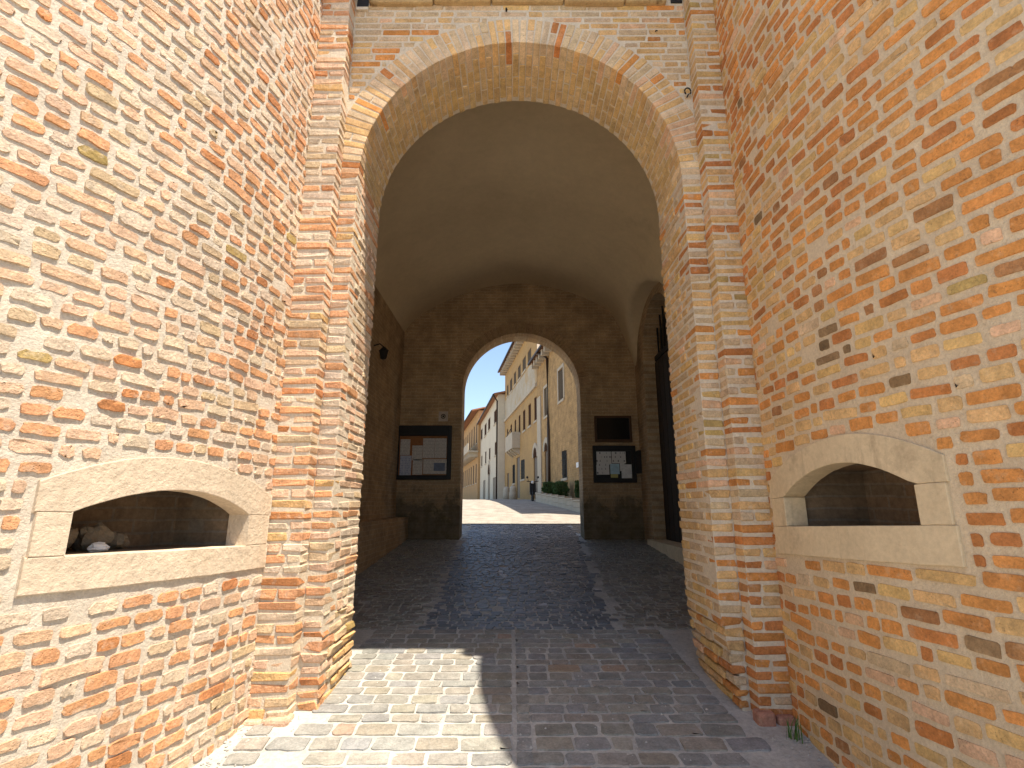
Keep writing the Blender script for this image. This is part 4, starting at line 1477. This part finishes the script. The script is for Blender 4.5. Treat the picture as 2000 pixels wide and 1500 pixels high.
for (px0, px1, py, s_c, h, lab) in ((1060, 1084, 962, 8.2, .30, 'clipped round shrub at the left end of the planter'), (1080, 1109, 960, 6.4, .32, 'clipped round shrub in the middle of the planter'),
                                    (1124, 1142, 958, 3.6, .36, 'taller shrub in the planter against the right edge of far arch')):
    p = FP.at(s_c, 0, -0.55)
    q0_ = ray((px0 + px1) / 2, py)
    # distance where the sight line passes over the planter bed
    t = ((FP.p0 - FP.nf * 0.55) @ FP.nf) / (q0_ @ FP.nf)
    c = q0_ * t
    wdt = (px1 - px0) / 1000 * c[1] / 1.02 / 2
    shrub('shrub', (c[0], c[1], gz(0, c[1]) + .44 + h * .8), wdt, wdt * 1.3, h, 3600, lab, 'shrubs in the stone planter')

# stone bollards by the palazzo
for (x, lab) in ((989.5, 'stone bollard by the palazzo, the one nearer the white house'), (1002, 'stone bollard by the palazzo, the one nearer the balcony')):
    q = ray(x, 977)
    F2o = F2.p0 + F2.nf * 1.0
    t = (F2o @ F2.nf) / (q @ F2.nf)
    p = q * t
    zb_ = gz(0, p[1])
    o = MB().lathe((p[0], p[1], zb_ - .05), [(0.26, 0), (0.25, .5), (0.22, .62), (0.23, .66), (0.21, .85), (0.1, .95)], 12).build('stone_bollard', MAT['trim'], smooth=True)
    tag(o, lab, 'bollard', 'stone bollards')

# parked motor scooter
sc = empty('motor_scooter')
tag(sc, 'small black and white motor scooter parked by the palazzo doorway', 'scooter')
q = ray(1040, 972)
F2o = F2.p0 + F2.nf * 0.9
t = (F2o @ F2.nf) / (q @ F2.nf)
p = q * t
bx, by, bz = p[0], p[1], gz(0, p[1])
blk, wht = MAT['black_frame'], plain('white scooter panel', (0.7, 0.7, 0.7), 0.35)


def wheel(y):
    w_ = MB().tube([(bx, by + y + .2 * math.cos(a), bz + .22 + .2 * math.sin(a)) for a in [2 * math.pi * k / 16 for k in range(16)]], .055, 7, close=True).build('wheel', blk, sc, smooth=True)
    MB().tube([(bx - .04, by + y, bz + .22), (bx + .04, by + y, bz + .22)], .14, 12).build('rim', MAT['iron'], w_)


wheel(-.55)
wheel(.55)
MB().prism([(-.45, .42), (-.3, .33), (.5, .33), (.62, .55), (.55, .74), (.05, .72), (-.05, .46), (-.38, .46)], lambda u, v, d: (bx + d, by + u, bz + v), -.14, .14).build('body', blk, sc, bevel=.03)
MB().prism([(-.5, .42), (-.42, .42), (-.36, .95), (-.46, .98)], lambda u, v, d: (bx + d, by + u, bz + v), -.17, .17).build('leg_shield', blk, sc, bevel=.03)
MB().prism([(-.02, .74), (.62, .76), (.6, .86), (0, .84)], lambda u, v, d: (bx + d, by + u, bz + v), -.13, .13).build('seat', blk, sc, bevel=.03)
MB().tube([(bx, by - .55, bz + .22), (bx, by - .42, bz + 1.0)], .035, 8).build('steering_column', MAT['iron'], sc)
MB().tube([(bx - .32, by - .36, bz + 1.04), (bx, by - .42, bz + 1.0), (bx + .32, by - .36, bz + 1.04)], .022, 7).build('handlebar', blk, sc)
for k in (-1, 1):
    MB().tube([(bx + k * .2, by - .4, bz + 1.02), (bx + k * .28, by - .42, bz + 1.2)], .01, 5).build('mirror_stalk', blk, sc)
    MB().lathe((bx + k * .29, by - .43, bz + 1.18), [(.02, 0), (.06, .03), (.06, .09), (.02, .12)], 8).build('mirror', blk, sc)
MB().lathe((bx, by - .48, bz + .9), [(.03, 0), (.08, .03), (.08, .12), (.03, .15)], 10).build('headlight', wht, sc)

# grit and small stones gathered along the foot of the walls
gr = MB()
for k in range(900):
    T_ = TL if rr.random() < .4 else TR
    q_ = rr.uniform(-0.3, 1.6)
    off = abs(rr.gauss(0.0, 0.16)) + 0.012
    p = T_.p(q_, 0, off)
    if rr.random() < .25:
        p = np.array([rr.uniform(-1.3, 1.4), rr.uniform(3.0, 5.6), 0])
    z_ = gz(p[0], p[1]) - 0.012
    r_ = rr.uniform(0.003, 0.011) * (1 if off < .2 else .7)
    a = rr.uniform(0, 6.28)
    vs = [(p[0] + r_ * rr.uniform(.7, 1.3) * math.cos(a + 1.2566 * i), p[1] + r_ * rr.uniform(.7, 1.3) * math.sin(a + 1.2566 * i), z_) for i in range(5)] + [(p[0], p[1], z_ + r_ * .9)]
    gr.add(vs, [(i, (i + 1) % 5, 5) for i in range(5)])
tag(gr.build('gravel', MAT['earth']), 'loose grit and pebbles along the foot of the walls', 'gravel', kind='stuff')
